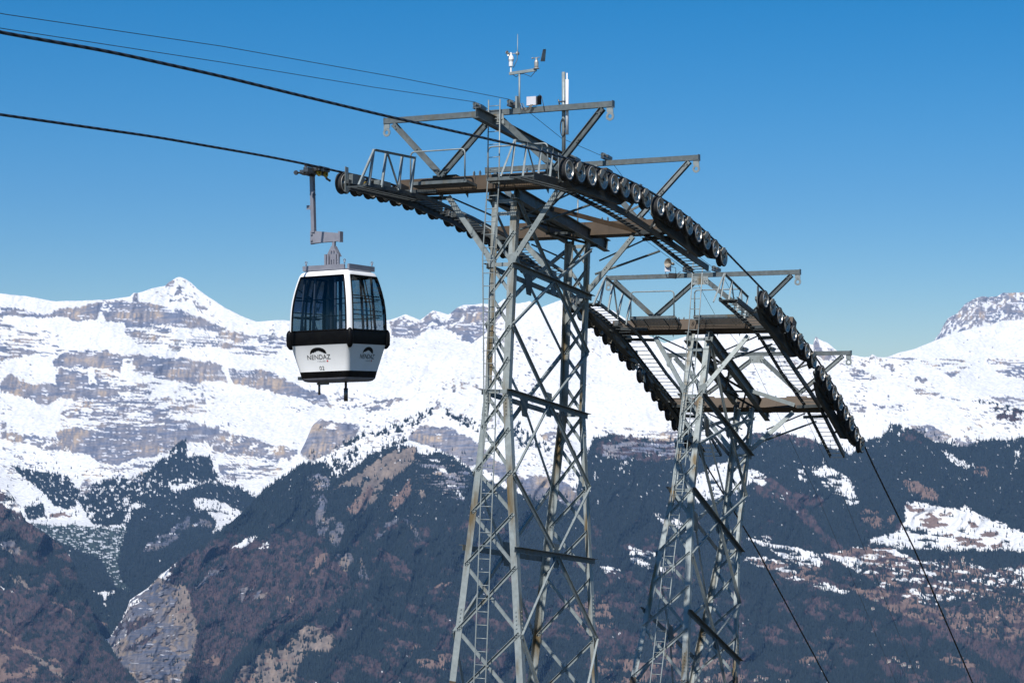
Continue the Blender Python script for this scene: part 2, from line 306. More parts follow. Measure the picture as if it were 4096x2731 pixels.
REG_B = [
 (FOR, 1, Mz([(-600,1400),(-500,1100),(0,730),(110,640),(330,510),(430,440),(590,480),(640,560),(700,520),(820,430),(1000,350),(1100,310),(1190,340),(1280,390),(1370,380),(1450,390),(1500,440),(1600,520),(1750,600),(1950,680),(2100,700),(2200,680),(2351,640)]) + Wz([(1360,1005),(1400,1000),(1500,1008),(1600,1012),(1700,1025)]) + R1([(370,1130),(600,1150),(830,1190),(950,1250),(1100,1300),(1200,1210),(1300,1180),(1380,1090),(1500,1110),(1620,1100),(1700,1200),(1900,1240),(2100,1200),(2400,1170)]) + [(5400,1800),(5400,4300),(0,4300)]),
 (LARCH, .75, Wz([(1370,1005),(1450,998),(1550,1010),(1560,1050),(1500,1060),(1420,1050),(1365,1040)])), (LARCH, .7, R1([(370,1130),(600,1150),(830,1190),(900,1260),(700,1230),(500,1190),(380,1180)])),
 (SPECK, .25, Wz([(1380,980),(1560,990),(1560,1060),(1380,1050)])),
 (ROCK, 1, Mz([(355,370),(400,260),(440,180),(480,130),(600,160),(700,150),(800,190),(780,260),(650,340),(540,400),(450,430),(380,410)])),
 (SNOW, .6, Mz([(500,210),(600,170),(640,190),(540,240)])), (FOR, .6, Mz([(600,360),(800,260),(1000,200),(1180,120),(1300,60),(1350,90),(1180,220),(1000,240),(860,260),(700,340)])),
 (FOR, .38, Mz([(430,560),(600,440),(780,330),(800,380),(720,470),(640,560),(560,600)])), (FOR, .45, Mz([(820,430),(1120,250),(1140,280),(1000,350),(850,440)])),
 (FOR, .33, Mz([(1360,40),(1500,100),(1640,150),(1650,230),(1560,200),(1400,130)])), (FOR, .6, Mz([(1440,100),(1620,130),(1630,160),(1500,150)])),
 (FOR, .4, Mz([(1900,150),(2100,300),(2200,330),(2150,380),(1950,330),(1850,250)])),
 (ROCK, .8, Mz([(1330,10),(1370,0),(1360,60),(1320,80)])), (ROCK, .6, Mz([(740,40),(900,0),(1150,0),(1000,60),(850,90)])),
 (ROCK, 1, Mz([(1140,260),(1160,220),(1290,175),(1450,200),(1600,270),(1650,330),(1640,480),(1580,490),(1480,400),(1380,360),(1250,330)])),
 (ROCK, 1, Mz([(1650,300),(1750,400),(1900,500),(2050,540),(2300,600),(2351,640),(2400,760),(2300,780),(2200,700),(2050,720),(1950,640),(1800,560),(1640,480)])),
 (SNOW, .9, Mz([(1790,400),(1870,440),(2020,540),(2010,560),(1900,510)])), (SNOW, .8, Mz([(1190,345),(1260,340),(1350,385),(1280,400),(1210,380)])),
 (ROCK, .7, Mz([(2100,240),(2250,230),(2300,300),(2200,330)])),
 (LARCH, .85, L2([(1240,700),(1500,560),(2000,560),(2300,520),(2349,650),(2450,700),(2500,900),(2300,1050),(2000,1150),(1900,1200),(1700,1350),(1560,1568),(1300,1568),(1380,1280),(1230,1130),(1250,950),(1400,850)])),
 (LARCH, .8, L2([(760,1250),(900,1050),(1150,800),(1300,700),(1400,850),(1250,960),(1000,1100),(850,1380)])),
 (SCREE, .9, Mz([(1060,350),(1190,330),(1200,430),(1130,500),(1000,600),(870,760),(800,820),(720,830),(780,700),(820,600),(640,640),(600,650),(800,520),(950,430)])),
 (GRASS, .75, Mz([(860,600),(900,640),(830,760),(800,820),(700,810),(790,680)])), (GRASS, .85, Mz([(1160,560),(1165,660),(1100,740),(1020,820),(985,790),(1060,660)])),
 (SNOW, .5, Mz([(1290,430),(1350,430),(1500,600),(1560,720),(1520,700),(1400,560)])), (GRASS, .6, Mz([(1270,690),(1350,700),(1360,750),(1300,730)])),
 (SCREE, .7, Mz([(1170,650),(1260,650),(1300,700),(1250,710)])),
 (SPECK, .28, Mz([(1200,400),(1500,430),(1600,560),(1560,760),(1350,640),(1200,600)])),
 (ROCK, .85, Mz([(870,1035),(960,930),(1060,850),(1075,870),(950,980)])), (ROCK, .85, Mz([(1100,860),(1150,870),(1240,1000),(1200,990)])),
 (ROCK, .9, Mz([(440,700),(530,670),(560,750),(540,840),(640,850),(700,940),(640,1060),(590,1060),(560,970),(490,980),(470,820)])), (ROCK, .7, Mz([(430,560),(480,500),(600,600),(540,660),(460,650)])),
 (GRASS, .85, Mz([(480,1140),(570,1100),(540,1170),(430,1290),(440,1220)])), (ROCK, .9, Mz([(640,1110),(730,1110),(750,1160),(690,1250),(650,1180)])), (ROCK, .9, Mz([(800,1120),(830,1200),(870,1290),(830,1320),(790,1270)])),
 (GRASS, .9, Mz([(330,1400),(240,1460),(320,1460)])), (SCREE, .7, Mz([(20,1420),(120,1380),(140,1420),(40,1450)])), (GRASS, .6, Mz([(1330,1340),(1470,1310),(1470,1330),(1350,1355)])),
 (SCREE, 1, L2([(1110,800),(1190,850),(1320,880),(1400,1140),(1400,1250),(1320,1490),(1260,1700),(1400,1700),(960,1700),(800,1380)])),
 (ROCK, .74, L2([(1130,820),(1190,870),(1300,900),(1230,1050),(1220,1150),(1360,1140),(1390,1240),(1310,1480),(1250,1650),(990,1650),(830,1380),(760,1260),(880,1100),(920,980),(1050,900)])),
 (LARCH, .8, L2([(900,1150),(1080,1080),(1090,1110),(880,1240)])), (GRASS, .9, L2([(1270,1080),(1310,1030),(1390,1040),(1390,1080)])), (LARCH, .6, L2([(880,1340),(1160,1180),(1170,1200),(960,1340)])),
 (SCREE, .85, L2([(1640,1700),(1660,1500),(1800,1390),(2060,1260),(2150,1150),(2349,1190),(2400,1300),(2349,1350),(2200,1360),(2110,1440),(2120,1700)])), (GRASS, .3, L2([(1640,1568),(1800,1390),(2060,1270),(2100,1500),(1900,1568)])),
 (GRASS, .85, L2([(1440,1420),(1520,1370),(1600,1420),(1520,1450)])), (GRASS, .8, L2([(2030,970),(2110,930),(2090,970),(2040,990)])), (SNOW, .9, L2([(1650,600),(1760,520),(1840,520),(1800,560),(1720,600)])), (SNOW, .6, L2([(1840,590),(1900,560),(1930,580),(1900,600)])),
 (SNOW, .6, L2([(1200,690),(1240,655),(1300,660),(1270,685)])),
 (ROCK, .8, L2([(1380,900),(1480,780),(1600,730),(1600,760),(1480,820),(1400,900)])), (ROCK, .55, L2([(1700,900),(1830,880),(1940,930),(1850,960),(1720,1000)])),
 # right side
 (SNOW, .92, R1([(130,1350),(300,1380),(480,1440),(400,1480),(300,1568),(0,1660),(-100,1500),(50,1400)])), (LARCH, .9, R2([(370,90),(480,60),(640,170),(800,330),(900,480),(1060,590),(980,610),(850,500),(700,340),(560,240),(400,200)])),
 (SNOW, .35, R2([(360,100),(480,70),(640,200),(620,240),(480,170)])), (LARCH, .8, R2([(680,190),(900,230),(920,300),(700,270)])),
 (SNOW, .62, R1([(780,1380),(900,1390),(1080,1470),(1120,1568),(1160,1640),(1080,1660),(950,1600)])), (SNOW, .6, R2([(790,0),(930,0),(1060,50),(1130,220),(1080,240),(980,180),(870,110)])),
 (SNOW, .45, R1([(680,1330),(720,1330),(790,1500),(730,1480)])), (GRASS, .85, R2([(1130,310),(1300,330),(1430,360),(1370,450),(1250,450),(1170,380)])), (GRASS, .75, R2([(1470,110),(1560,100),(1740,190),(1730,250),(1600,230),(1500,180)])),
 (ROCK, .8, R1([(1520,1090),(1650,1090),(1850,1170),(2000,1230),(1900,1240),(1700,1190),(1560,1130)])), (LARCH, .8, R1([(1440,1120),(1560,1120),(1620,1210),(1480,1190)])), (SNOW, .8, R1([(1760,1280),(1830,1290),(1980,1390),(1900,1400)])),
 (GRASS, .7, R1([(1990,1380),(2090,1400),(2090,1470),(1980,1430)])), (LARCH, .6, R1([(2100,950),(2351,960),(2351,1060),(2200,1040),(2100,1010)])), (FOR, .5, R1([(2000,890),(2200,920),(2351,980),(2351,1000),(2150,950),(2000,920)])),
 (SPECK, .55, R1([(990,630),(1100,640),(1300,740),(1380,790),(1200,760),(1040,700)])), (ROCK, .85, R1([(830,500),(845,445),(870,480),(900,540),(980,590),(970,640),(900,620),(860,570)])), (ROCK, .8, R1([(1310,640),(1400,640),(1470,700),(1360,690)])), (ROCK, .75, R1([(1150,625),(1210,640),(1210,665),(1160,650)])),
 (ROCK, .7, R1([(1550,740),(1640,760),(1670,800),(1560,770)])), (SPECK, .33, R1([(1480,800),(1700,820),(1900,910),(1700,900),(1550,850)])), (ROCK, .6, R1([(1250,920),(1380,955),(1360,970),(1270,950)])), (ROCK, .9, R1([(1232,590),(1250,568),(1290,590),(1270,608),(1240,602)])),
 (SPECK, .3, z_ := R1([(1080,900),(1200,940),(1200,1060),(1100,1000)])),
 (SPECK, .28, Mz([(1100,-560),(1350,-640),(1700,-640),(1900,-500),(1600,-520),(1300,-560)])),
 (LARCH, 1, R2([(780,840),(990,700),(870,640),(1100,590),(1400,590),(1700,690),(2400,700),(2400,1700),(2351,1568),(1900,1300),(1400,1050),(1100,900)])),
 (GRASS, .66, R2([(780,840),(990,700),(870,640),(1100,590),(1400,590),(1700,690),(2400,700),(2400,1300),(1900,1200),(1400,1050),(1100,900)])),
 (SNOW, .38, R2([(870,640),(1100,590),(1400,590),(1700,690),(2400,740),(2400,900),(2000,950),(1700,1000),(1500,950),(1300,880),(1100,800),(990,680)])),
 (FOR, .28, R2([(1100,700),(2400,700),(2400,1400),(1700,1150),(1300,900)])),
 (FOR, 1, R2([(870,650),(990,680),(1200,790),(1320,880),(1200,900),(950,830),(700,740),(860,740)])), (FOR, 1, R2([(1420,600),(1700,600),(2400,610),(2400,700),(2150,740),(1900,700),(1600,680)])),
 (FOR, .9, R2([(1700,1000),(2000,930),(2150,960),(2100,1030),(1850,1040)])), (FOR, .9, R2([(2100,880),(2400,870),(2400,1000),(2200,940)])),
 (SNOW, .90, R2([(1490,270),(1560,250),(1790,300),(1970,300),(2050,370),(2200,420),(2400,490),(2400,615),(2150,610),(2000,600),(1800,605),(1500,595),(1250,560),(1230,540),(1440,480),(1500,400)])),
 (GRASS, .30, R2([(1490,270),(1600,290),(1900,380),(2200,500),(2200,600),(1900,560),(1700,480),(1520,360)])),
 (SNOW, .8, R2([(330,520),(470,510),(650,580),(870,640),(890,700),(860,740),(700,700),(560,640),(400,560)])), (SNOW, .5, R2([(330,660),(450,660),(700,720),(780,820),(650,830),(500,750),(330,700)])), (GRASS, .45, R2([(330,660),(700,680),(890,740),(780,830),(600,800)])),
 (SNOW, .7, R2([(780,840),(900,850),(1100,910),(1080,930),(900,890)])), (SNOW, .6, Wz([(1440,1255),(1520,1270),(1530,1310),(1450,1290)])), (SNOW, .6, Wz([(1500,1180),(1560,1195),(1600,1220),(1520,1205)])), (SNOW, .5, Wz([(1370,1290),(1440,1300),(1440,1320),(1390,1315)])),
 (GRASS, .8, R2([(1730,1390),(1900,1370),(2050,1430),(1950,1460),(1780,1430)])), (GRASS, .8, R2([(870,1230),(920,1220),(970,1245),(920,1260)])), (GRASS, .4, R2([(600,1440),(900,1330),(960,1390),(700,1420)])),
 (GRASS, .55, Wz([(1360,1520),(1600,1500),(1720,1530),(1700,1568),(1360,1568)])), (GRASS, .5, Wz([(1320,1390),(1400,1380),(1420,1440),(1330,1440)])), (GRASS, .6, Wz([(1490,1440),(1560,1430),(1550,1500),(1500,1490)])), (GRASS, .4, Wz([(930,1480),(1040,1490),(1040,1540),(960,1530)])),
]
REG_G = [
 (FOR, 1, [(-1800,1500),(900,1500),(900,3600),(-1800,3600)]),
 (LARCH, .8, L2([(-100,900),(300,880),(500,1050),(700,1250),(900,1500),(1000,1700),(-100,1700)])), (LARCH, .7, L2([(-100,150),(60,180),(150,350),(300,500),(600,690),(740,800),(500,720),(200,560),(-100,380)])),
 (SNOW, .45, L2([(-50,160),(70,190),(150,330),(130,380),(-50,260)])), (ROCK, .7, L2([(0,520),(100,560),(150,610),(120,660),(0,620)])), (SCREE, .8, L2([(60,800),(140,810),(200,860),(210,900),(120,860)])),
 (SCREE, .8, L2([(180,1340),(300,1400),(420,1470),(530,1560),(470,1560),(300,1440)])), (GRASS, .8, L2([(0,1170),(120,1245),(100,1255),(0,1190)])), (GRASS, .7, L2([(340,955),(400,985),(540,1080),(500,1070)])), (SNOW, .6, L2([(0,870),(90,915),(80,925),(0,885)])),
 (GRASS, .35, L2([(0,1250),(400,1400),(500,1568),(0,1568)])),
]
CREST_A = [(-1700,1230),(-1450,1150),(-1200,1210),(-900,1120),(-650,1190),(-400,1160),(0,1172),(104,1184),(226,1205),(331,1202),(435,1198),(522,1184),(535,1170),(549,1171),(575,1165),(610,1153),(660,1143),(675,1128),(690,1120),(705,1111),(717,1108),(729,1110),(745,1118),(765,1132),(784,1149),(836,1189),(905,1233),(975,1268),(1027,1285),(1132,1280),(1300,1288),(1450,1285),(1562,1280),(1620,1257),(1655,1268),(1680,1280),(1733,1240),(1765,1250),(1794,1257),(1830,1229),(1857,1218),(1900,1217),(1929,1214),(1982,1222),(2018,1194),(2036,1207),(2071,1214),(2110,1240),(2200,1300),(2300,1400)]
CREST_B = [(400,2731),(425,2600),(435,2560),(495,2470),(520,2400),(590,2350),(700,2250),(820,2180),(980,2040),(1045,1965),(1130,1890),(1200,1810),(1225,1760),(1250,1700),(1290,1668),(1400,1640),(1500,1600),(1600,1560),(1700,1500),(1800,1430),(1880,1377),(1937,1337),(2000,1270),(2035,1232),(2071,1214),(2120,1203),(2165,1229),(2245,1200),(2361,1219),(2453,1242),(2504,1275),(2560,1310),(2600,1345),(2657,1372),(2690,1362),(2745,1345),(2790,1337),(2870,1325),(2950,1316),(3050,1318),(3150,1345),(3227,1371),(3252,1377),(3259,1350),(3264,1346),(3277,1357),(3310,1371),(3349,1404),(3399,1418),(3443,1426),(3476,1427),(3487,1415),(3495,1418),(3509,1426),(3537,1429),(3640,1440),(3750,1475),(3850,1540),(3950,1590),(4096,1640),(4500,1700),(4900,1660),(5300,1720)]
CREST_C = [(3000,1480),(3300,1470),(3480,1432),(3537,1429),(3560,1423),(3590,1412),(3660,1395),(3720,1370),(3790,1340),(3840,1325),(3900,1312),(3960,1300),(4010,1282),(4096,1278),(4500,1250),(4800,1330),(5400,1260)]
CREST_D = [(3500,1500),(3700,1400),(3738,1357),(3760,1330),(3775,1300),(3790,1275),(3830,1250),(3860,1215),(3895,1198),(3930,1187),(3960,1186),(3990,1182),(4015,1170),(4040,1174),(4060,1172),(4096,1171),(4500,1120),(4800,1200),(5000,1300),(5400,1330)]
CREST_G = [(-1700,1620),(-1200,1700),(-800,1760),(-400,1850)]+[(a/1.7795,1850+b/1.7795) for a,b in [(0,180),(60,195),(100,250),(150,350),(180,410),(300,490),(430,570),(520,700),(600,900),(690,1180),(770,1290),(870,1440),(970,1568),(1100,1900)]]
DIST_A = [(1000,15600),(1110,15300),(1400,14200),(1900,12300),(2080,11300),(2100,11000),(2350,9700),(2700,8700),(3900,7000)]
DIST_B = [(1100,12600),(1250,12000),(1700,10500),(2200,9200),(2731,8200),(3300,7000),(3900,5900)]
DIST_C = [(1200,15500),(1700,13500),(2200,12500)]
DIST_D = [(1100,19500),(1500,18000),(2000,17000)]
DIST_G = [(1800,9500),(2100,9100),(2500,8450),(2731,7900),(3300,5600),(3900,5000)]
def terrain(name, label, crest, dist, regs, u0, u1, vbot, step, seed, amp, spire=6.0):
    us = np.arange(u0, u1+step, step); cx, cy = zip(*crest); vc = np.interp(us, cx, cy)
    vc = vc + (fbm(us/45.0, us*0+3.3, seed+90, 5)-0.5)*spire*2
    rows = int((vbot-min(vc))/step)+1
    t = np.linspace(0, 1, rows)[:, None]
    # rows follow the crest near the top and become level lower down
    U = np.repeat(us[None, :], rows, 0); V = vc[None, :] + (vbot-vc[None, :])*t
    D = np.interp(V, *zip(*dist))
    x = U/F*1.0; w = 1.0
    big = fbm(U/420+seed, V/300, seed, 4)-0.5; med = ridged(U/130+V/260, V/150, seed+20, 5)-0.5; fin = fbm(U/26, V/18, seed+40, 4)-0.5
    rough = 1.0
    gul = ridged(U/165+V/330+fbm(U/200, V/200, seed+30, 3)*1.2, V/520, seed+31, 4)-.5; lowf = np.clip((V-1780)/220, 0, 1)*(1.0 if seed in (5, 17) else .3)
    D = D - lowf*gul*D/38
    D = D - amp*(big*D/36 + med*D/125 + fin*D/800)*rough
    # class map
    wu = (fbm(U/70, V/70, seed+50, 6, .56)-0.5)*32 + (fbm(U/9, V/12, seed+51, 2)-0.5)*11; wv = (fbm(U/60+40, V/50, seed+60, 6, .56)-0.5)*26 + (fbm(U/10+9, V/60, seed+61, 3, .6)-0.5)*20
    cls = np.zeros(U.shape, np.int8); Uw = U+wu; Vw = V+wv
    for i, (c, dens, poly) in enumerate(regs):
        ins = inpoly(Uw, Vw, poly)
        if c == SPECK:                                            # thin rock strata showing through snow
            n = fbm(U/52+V/300, (V-0.05*U)/5.5, seed+200+i, 4); k = fbm(U/90, V/60, seed+300+i, 3)
            q = ins & (n*0.72+k*0.28 > 0.61-dens*0.25); cls[q] = ROCK
        elif dens >= 1: cls[ins] = c
        else:
            if c == SNOW: n = fbm(U/62, (V-.12*U)/12, seed+200+i, 5, .5)
            elif c == GRASS: n = fbm(U/60, V/20, seed+200+i, 5, .5)
            elif c in (FOR,): n = fbm(U/10, V/12, seed+200+i, 3)
            else: n = fbm((U+V*0.4)/(20 if seed != 9 else 8), V/(16 if seed != 9 else 13), seed+200+i, 4)
            lo, hi = np.quantile(n, 0.02), np.quantile(n, 0.98); n = np.clip((n-lo)/(hi-lo), 0, 1)
            thr = 1-(1-(1-dens)**0.8) if False else np.quantile(n, 1-dens); cls[ins & (n > thr)] = c
    # small outcrops in the snow, snow flecks and bare larch patches in the forest
    if seed in (3, 5, 13):
        k = fbm(U/150, V/90, seed+400, 3); n = fbm(U/15, (V-.25*U)/5.5, seed+401, 4, .55)
        cls[(cls == SNOW) & (n > .84-.22*np.clip((k-.46)*3, 0, 1)) & (V < 2080) & (t > .004)] = ROCK
    if seed in (3, 5):
        n = fbm(U/8+V/40, V/22, seed+402, 4); k = fbm(U/120, V/90, seed+403, 3); top_ = np.clip((2120-V)/420, 0, 1)
        cls[(cls == FOR) & (n > .86-.25*top_*np.clip((k-.38)*3, 0, 1))] = SNOW
    if seed in (5, 17):
        n = fbm((U+V*.5)/75, (V-U*.3)/38, seed+404, 5, .6); cls[(cls == FOR) & (n > .575+.10*(U > 1300)*np.clip((2500-V)/300, 0, 1)) & (V > 2080)] = LARCH
    # cliffs stand out, gullies between
    cliff = (cls == ROCK)
    D = D - cliff*amp*(ridged(U/22+V/180, V/95, seed+70, 4)-0.3)*D/380.0
    a = (U-CU)/F; b = (CV-V)/F
    rx = a; ry = math.cos(PITCH)-b*math.sin(PITCH); rz = math.sin(PITCH)+b*math.cos(PITCH)
    X = rx*D; Y = ry*D; Z = rz*D
    # colours of the ground itself; the rock's blue also paints in gully shade
    col = np.zeros(U.shape+(3,)); 
    n1 = fbm(U/16, V/16, seed+80, 4)[..., None]; n2 = fbm(U/70, V/45, seed+81, 4)[..., None]; st = fbm((U+0.15*V)/7, V/45, seed+82, 3)[..., None]; sv_ = fbm(U/60, (V+0.08*U)/5, seed+83, 3)[..., None]
    C = lambda *c: np.array(c)
    snow = C(.735, .73, .72) + 0*n1
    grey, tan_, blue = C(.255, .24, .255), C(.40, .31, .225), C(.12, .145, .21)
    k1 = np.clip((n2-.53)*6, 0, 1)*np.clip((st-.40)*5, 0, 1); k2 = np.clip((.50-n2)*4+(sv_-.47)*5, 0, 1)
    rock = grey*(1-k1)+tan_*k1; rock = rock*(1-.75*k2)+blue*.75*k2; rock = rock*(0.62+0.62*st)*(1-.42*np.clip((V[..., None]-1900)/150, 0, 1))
    dust = (fbm(U/46, (V-.06*U)/3.8, seed+84, 3, .5)[..., None] > (.67 if seed in (9, 13) else (.715 if seed == 3 else .80))); rock = np.where(dust, C(.7, .7, .72), rock)
    fore = C(.017, .024, .025)*(0.7+.6*n1)*np.ones_like(n1)
    fbare = (fbm(U/5.5, V/9, seed+85, 2)[..., None] > (.80 if seed != 5 else .86)); fore = np.where(fbare & (V[..., None] < 2080), C(.6, .6, .62), fore)
    larch = (C(.058, .042, .044)*(1-n1)+C(.090, .060, .056)*n1)*(0.65+.7*n2); dk = np.clip((fbm(U/11, V/14, seed+86, 3)[..., None]-.54)*14, 0, 1); larch = larch*(1-dk)+C(.026, .03, .03)*dk
    grass = (C(.135, .088, .068)*(1-n1)+C(.215, .15, .12)*n1); mora_n = fbm(U/12, V/3.2, seed+87, 3)[..., None]
    mora = np.where(mora_n > .62, C(.5, .52, .54), C(.038, .055, .048)*(0.8+.5*n1)); scree = (C(.13, .115, .105)*(1-st)+C(.25, .19, .145)*st)*(0.7+.6*n1)
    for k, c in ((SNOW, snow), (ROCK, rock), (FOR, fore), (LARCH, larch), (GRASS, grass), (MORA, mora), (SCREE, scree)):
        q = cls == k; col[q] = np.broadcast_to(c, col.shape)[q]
    # back of the ridge falls away behind the crest
    nb = 6; back = []
    for j in range(1, nb+1):
        back.append((X[0]*(1+0.02*j), Y[0]*(1+0.02*j), Z[0]-j*j*18.0-j*40))
    X = np.vstack([np.array([q[0] for q in back])[::-1], X]); Y = np.vstack([np.array([q[1] for q in back])[::-1], Y]); Z = np.vstack([np.array([q[2] for q in back])[::-1], Z])
    colf = np.vstack([np.repeat(col[:1], nb, 0), col])
    r, c = X.shape; co = np.stack([X, Y, Z], -1).reshape(-1, 3).astype(np.float32)
    idx = np.arange(r*c).reshape(r, c); q = np.stack([idx[:-1, :-1], idx[1:, :-1], idx[1:, 1:], idx[:-1, 1:]], -1).reshape(-1, 4)
    me = bpy.data.meshes.new(name); me.vertices.add(len(co)); me.vertices.foreach_set('co', co.ravel())
    me.loops.add(len(q)*4); me.loops.foreach_set('vertex_index', q.ravel().astype(np.int32)); me.polygons.add(len(q))
    me.polygons.foreach_set('loop_start', np.arange(0, len(q)*4, 4, dtype=np.int32)); me.polygons.foreach_set('loop_total', np.full(len(q), 4, np.int32))
    me.update(calc_edges=True); me.polygons.foreach_set('use_smooth', np.ones(len(q), bool))
    at = me.color_attributes.new('cover', 'FLOAT_COLOR', 'POINT'); ca = np.ones((r*c, 4), np.float32); ca[:, :3] = colf.reshape(-1, 3); at.data.foreach_set('color', ca.ravel())
    me.materials.append(M['terrain'])
    o = bpy.data.objects.new(name, me); SC.collection.objects.link(o); tag(o, label, 'mountain', kind='structure')
    return U, V, np.stack([X[nb:], Y[nb:], Z[nb:]], -1), cls
def terrain_mat():
    m = bpy.data.materials.new('mountain_ground'); m.use_nodes = True; nt = m.node_tree; b = nt.nodes['Principled BSDF']
    b.inputs['Roughness'].default_value = 0.9; b.inputs['Specular IOR Level'].default_value = 0.15
    at = nt.nodes.new('ShaderNodeAttribute'); at.attribute_name = 'cover'
    g = nt.nodes.new('ShaderNodeNewGeometry'); n = nt.nodes.new('ShaderNodeTexNoise'); n.inputs['Scale'].default_value = 0.05; n.inputs['Detail'].default_value = 5
    mp = nt.nodes.new('ShaderNodeMapping'); mp.inputs['Scale'].default_value = (1, 1, 1); nt.links.new(g.outputs['Position'], mp.inputs[0]); nt.links.new(mp.outputs[0], n.inputs['Vector'])
    mr = nt.nodes.new('ShaderNodeMapRange'); mr.inputs[1].default_value = .25; mr.inputs[2].default_value = .75; mr.inputs[3].default_value = .82; mr.inputs[4].default_value = 1.08
    nt.links.new(n.outputs['Fac'], mr.inputs[0]); mx = nt.nodes.new('ShaderNodeVectorMath'); mx.operation = 'SCALE'
    mr.inputs[3].default_value = .8; mr.inputs[4].default_value = 1.25
    mc = nt.nodes.new('ShaderNodeVectorMath'); mc.operation = 'MINIMUM'; mc.inputs[1].default_value = (.90, .90, .905)
    nt.links.new(at.outputs['Color'], mx.inputs[0]); nt.links.new(mr.outputs[0], mx.inputs['Scale']); nt.links.new(mx.outputs[0], mc.inputs[0]); nt.links.new(mc.outputs[0], b.inputs['Base Color'])
    bp = nt.nodes.new('ShaderNodeBump'); bp.inputs['Strength'].default_value = 0.55; bp.inputs['Distance'].default_value = 42.0
    n2 = nt.nodes.new('ShaderNodeTexNoise'); n2.inputs['Scale'].default_value = 0.006; n2.inputs['Detail'].default_value = 6
    nt.links.new(g.outputs['Position'], n2.inputs['Vector']); nt.links.new(n2.outputs['Fac'], bp.inputs['Height']); nt.links.new(bp.outputs[0], b.inputs['Normal'])
    return m
M['terrain'] = terrain_mat()
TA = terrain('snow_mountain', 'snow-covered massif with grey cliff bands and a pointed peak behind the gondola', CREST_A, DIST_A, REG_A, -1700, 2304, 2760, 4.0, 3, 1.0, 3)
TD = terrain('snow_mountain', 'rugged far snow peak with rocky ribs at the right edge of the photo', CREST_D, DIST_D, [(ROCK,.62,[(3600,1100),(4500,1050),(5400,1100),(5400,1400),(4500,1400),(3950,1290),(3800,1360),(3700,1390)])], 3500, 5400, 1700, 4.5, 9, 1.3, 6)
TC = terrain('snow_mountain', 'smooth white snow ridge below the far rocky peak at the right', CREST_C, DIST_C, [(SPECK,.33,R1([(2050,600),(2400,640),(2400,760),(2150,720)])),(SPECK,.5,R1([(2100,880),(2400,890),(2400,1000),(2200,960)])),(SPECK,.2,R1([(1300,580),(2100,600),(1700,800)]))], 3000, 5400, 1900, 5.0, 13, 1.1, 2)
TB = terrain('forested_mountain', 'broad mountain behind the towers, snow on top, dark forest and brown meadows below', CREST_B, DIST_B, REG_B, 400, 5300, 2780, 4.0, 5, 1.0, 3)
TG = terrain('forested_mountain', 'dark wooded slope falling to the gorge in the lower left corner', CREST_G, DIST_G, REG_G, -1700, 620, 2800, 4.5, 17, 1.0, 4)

def ground():
    # the hillside the towers stand on, running down into the valley floor and on beneath the mountains
    xs = np.concatenate([np.linspace(-60000, -400, 12), np.linspace(-300, 300, 41), np.linspace(400, 60000, 12)])
    ys = np.concatenate([np.linspace(-200, -10, 6), np.linspace(-5, 250, 60), np.geomspace(270, 5400, 14), np.linspace(6000, 60000, 8)])
    X, Y = np.meshgrid(xs, ys); Z = np.maximum(-1.7-0.315*np.maximum(Y, -5)-0.05*np.abs(X*(np.abs(X) < 400)), -1720.0)
    Z += np.where(Y < 5000, (fbm(X/14+50, Y/14+50, 77, 4)-.5)*1.2*np.clip((Y-2)/20, 0, 1), 0)
    r, c = X.shape; me = bpy.data.meshes.new('ground'); idx = np.arange(r*c).reshape(r, c)
    q = np.stack([idx[:-1, :-1], idx[:-1, 1:], idx[1:, 1:], idx[1:, :-1]], -1).reshape(-1, 4)
    me.from_pydata(np.stack([X, Y, Z], -1).reshape(-1, 3).tolist(), [], q.tolist()); me.polygons.foreach_set('use_smooth', [True]*len(q))
    me.materials.append(mat('winter_grass', (.045, .04, .026), .9, 0, (.075, .06, .038), .4, .3, .7, .3, 2))
    o = bpy.data.objects.new('ground', me); SC.collection.objects.link(o); tag(o, 'brown winter hillside below the towers, running down to the valley floor', 'ground', kind='structure')
ground()

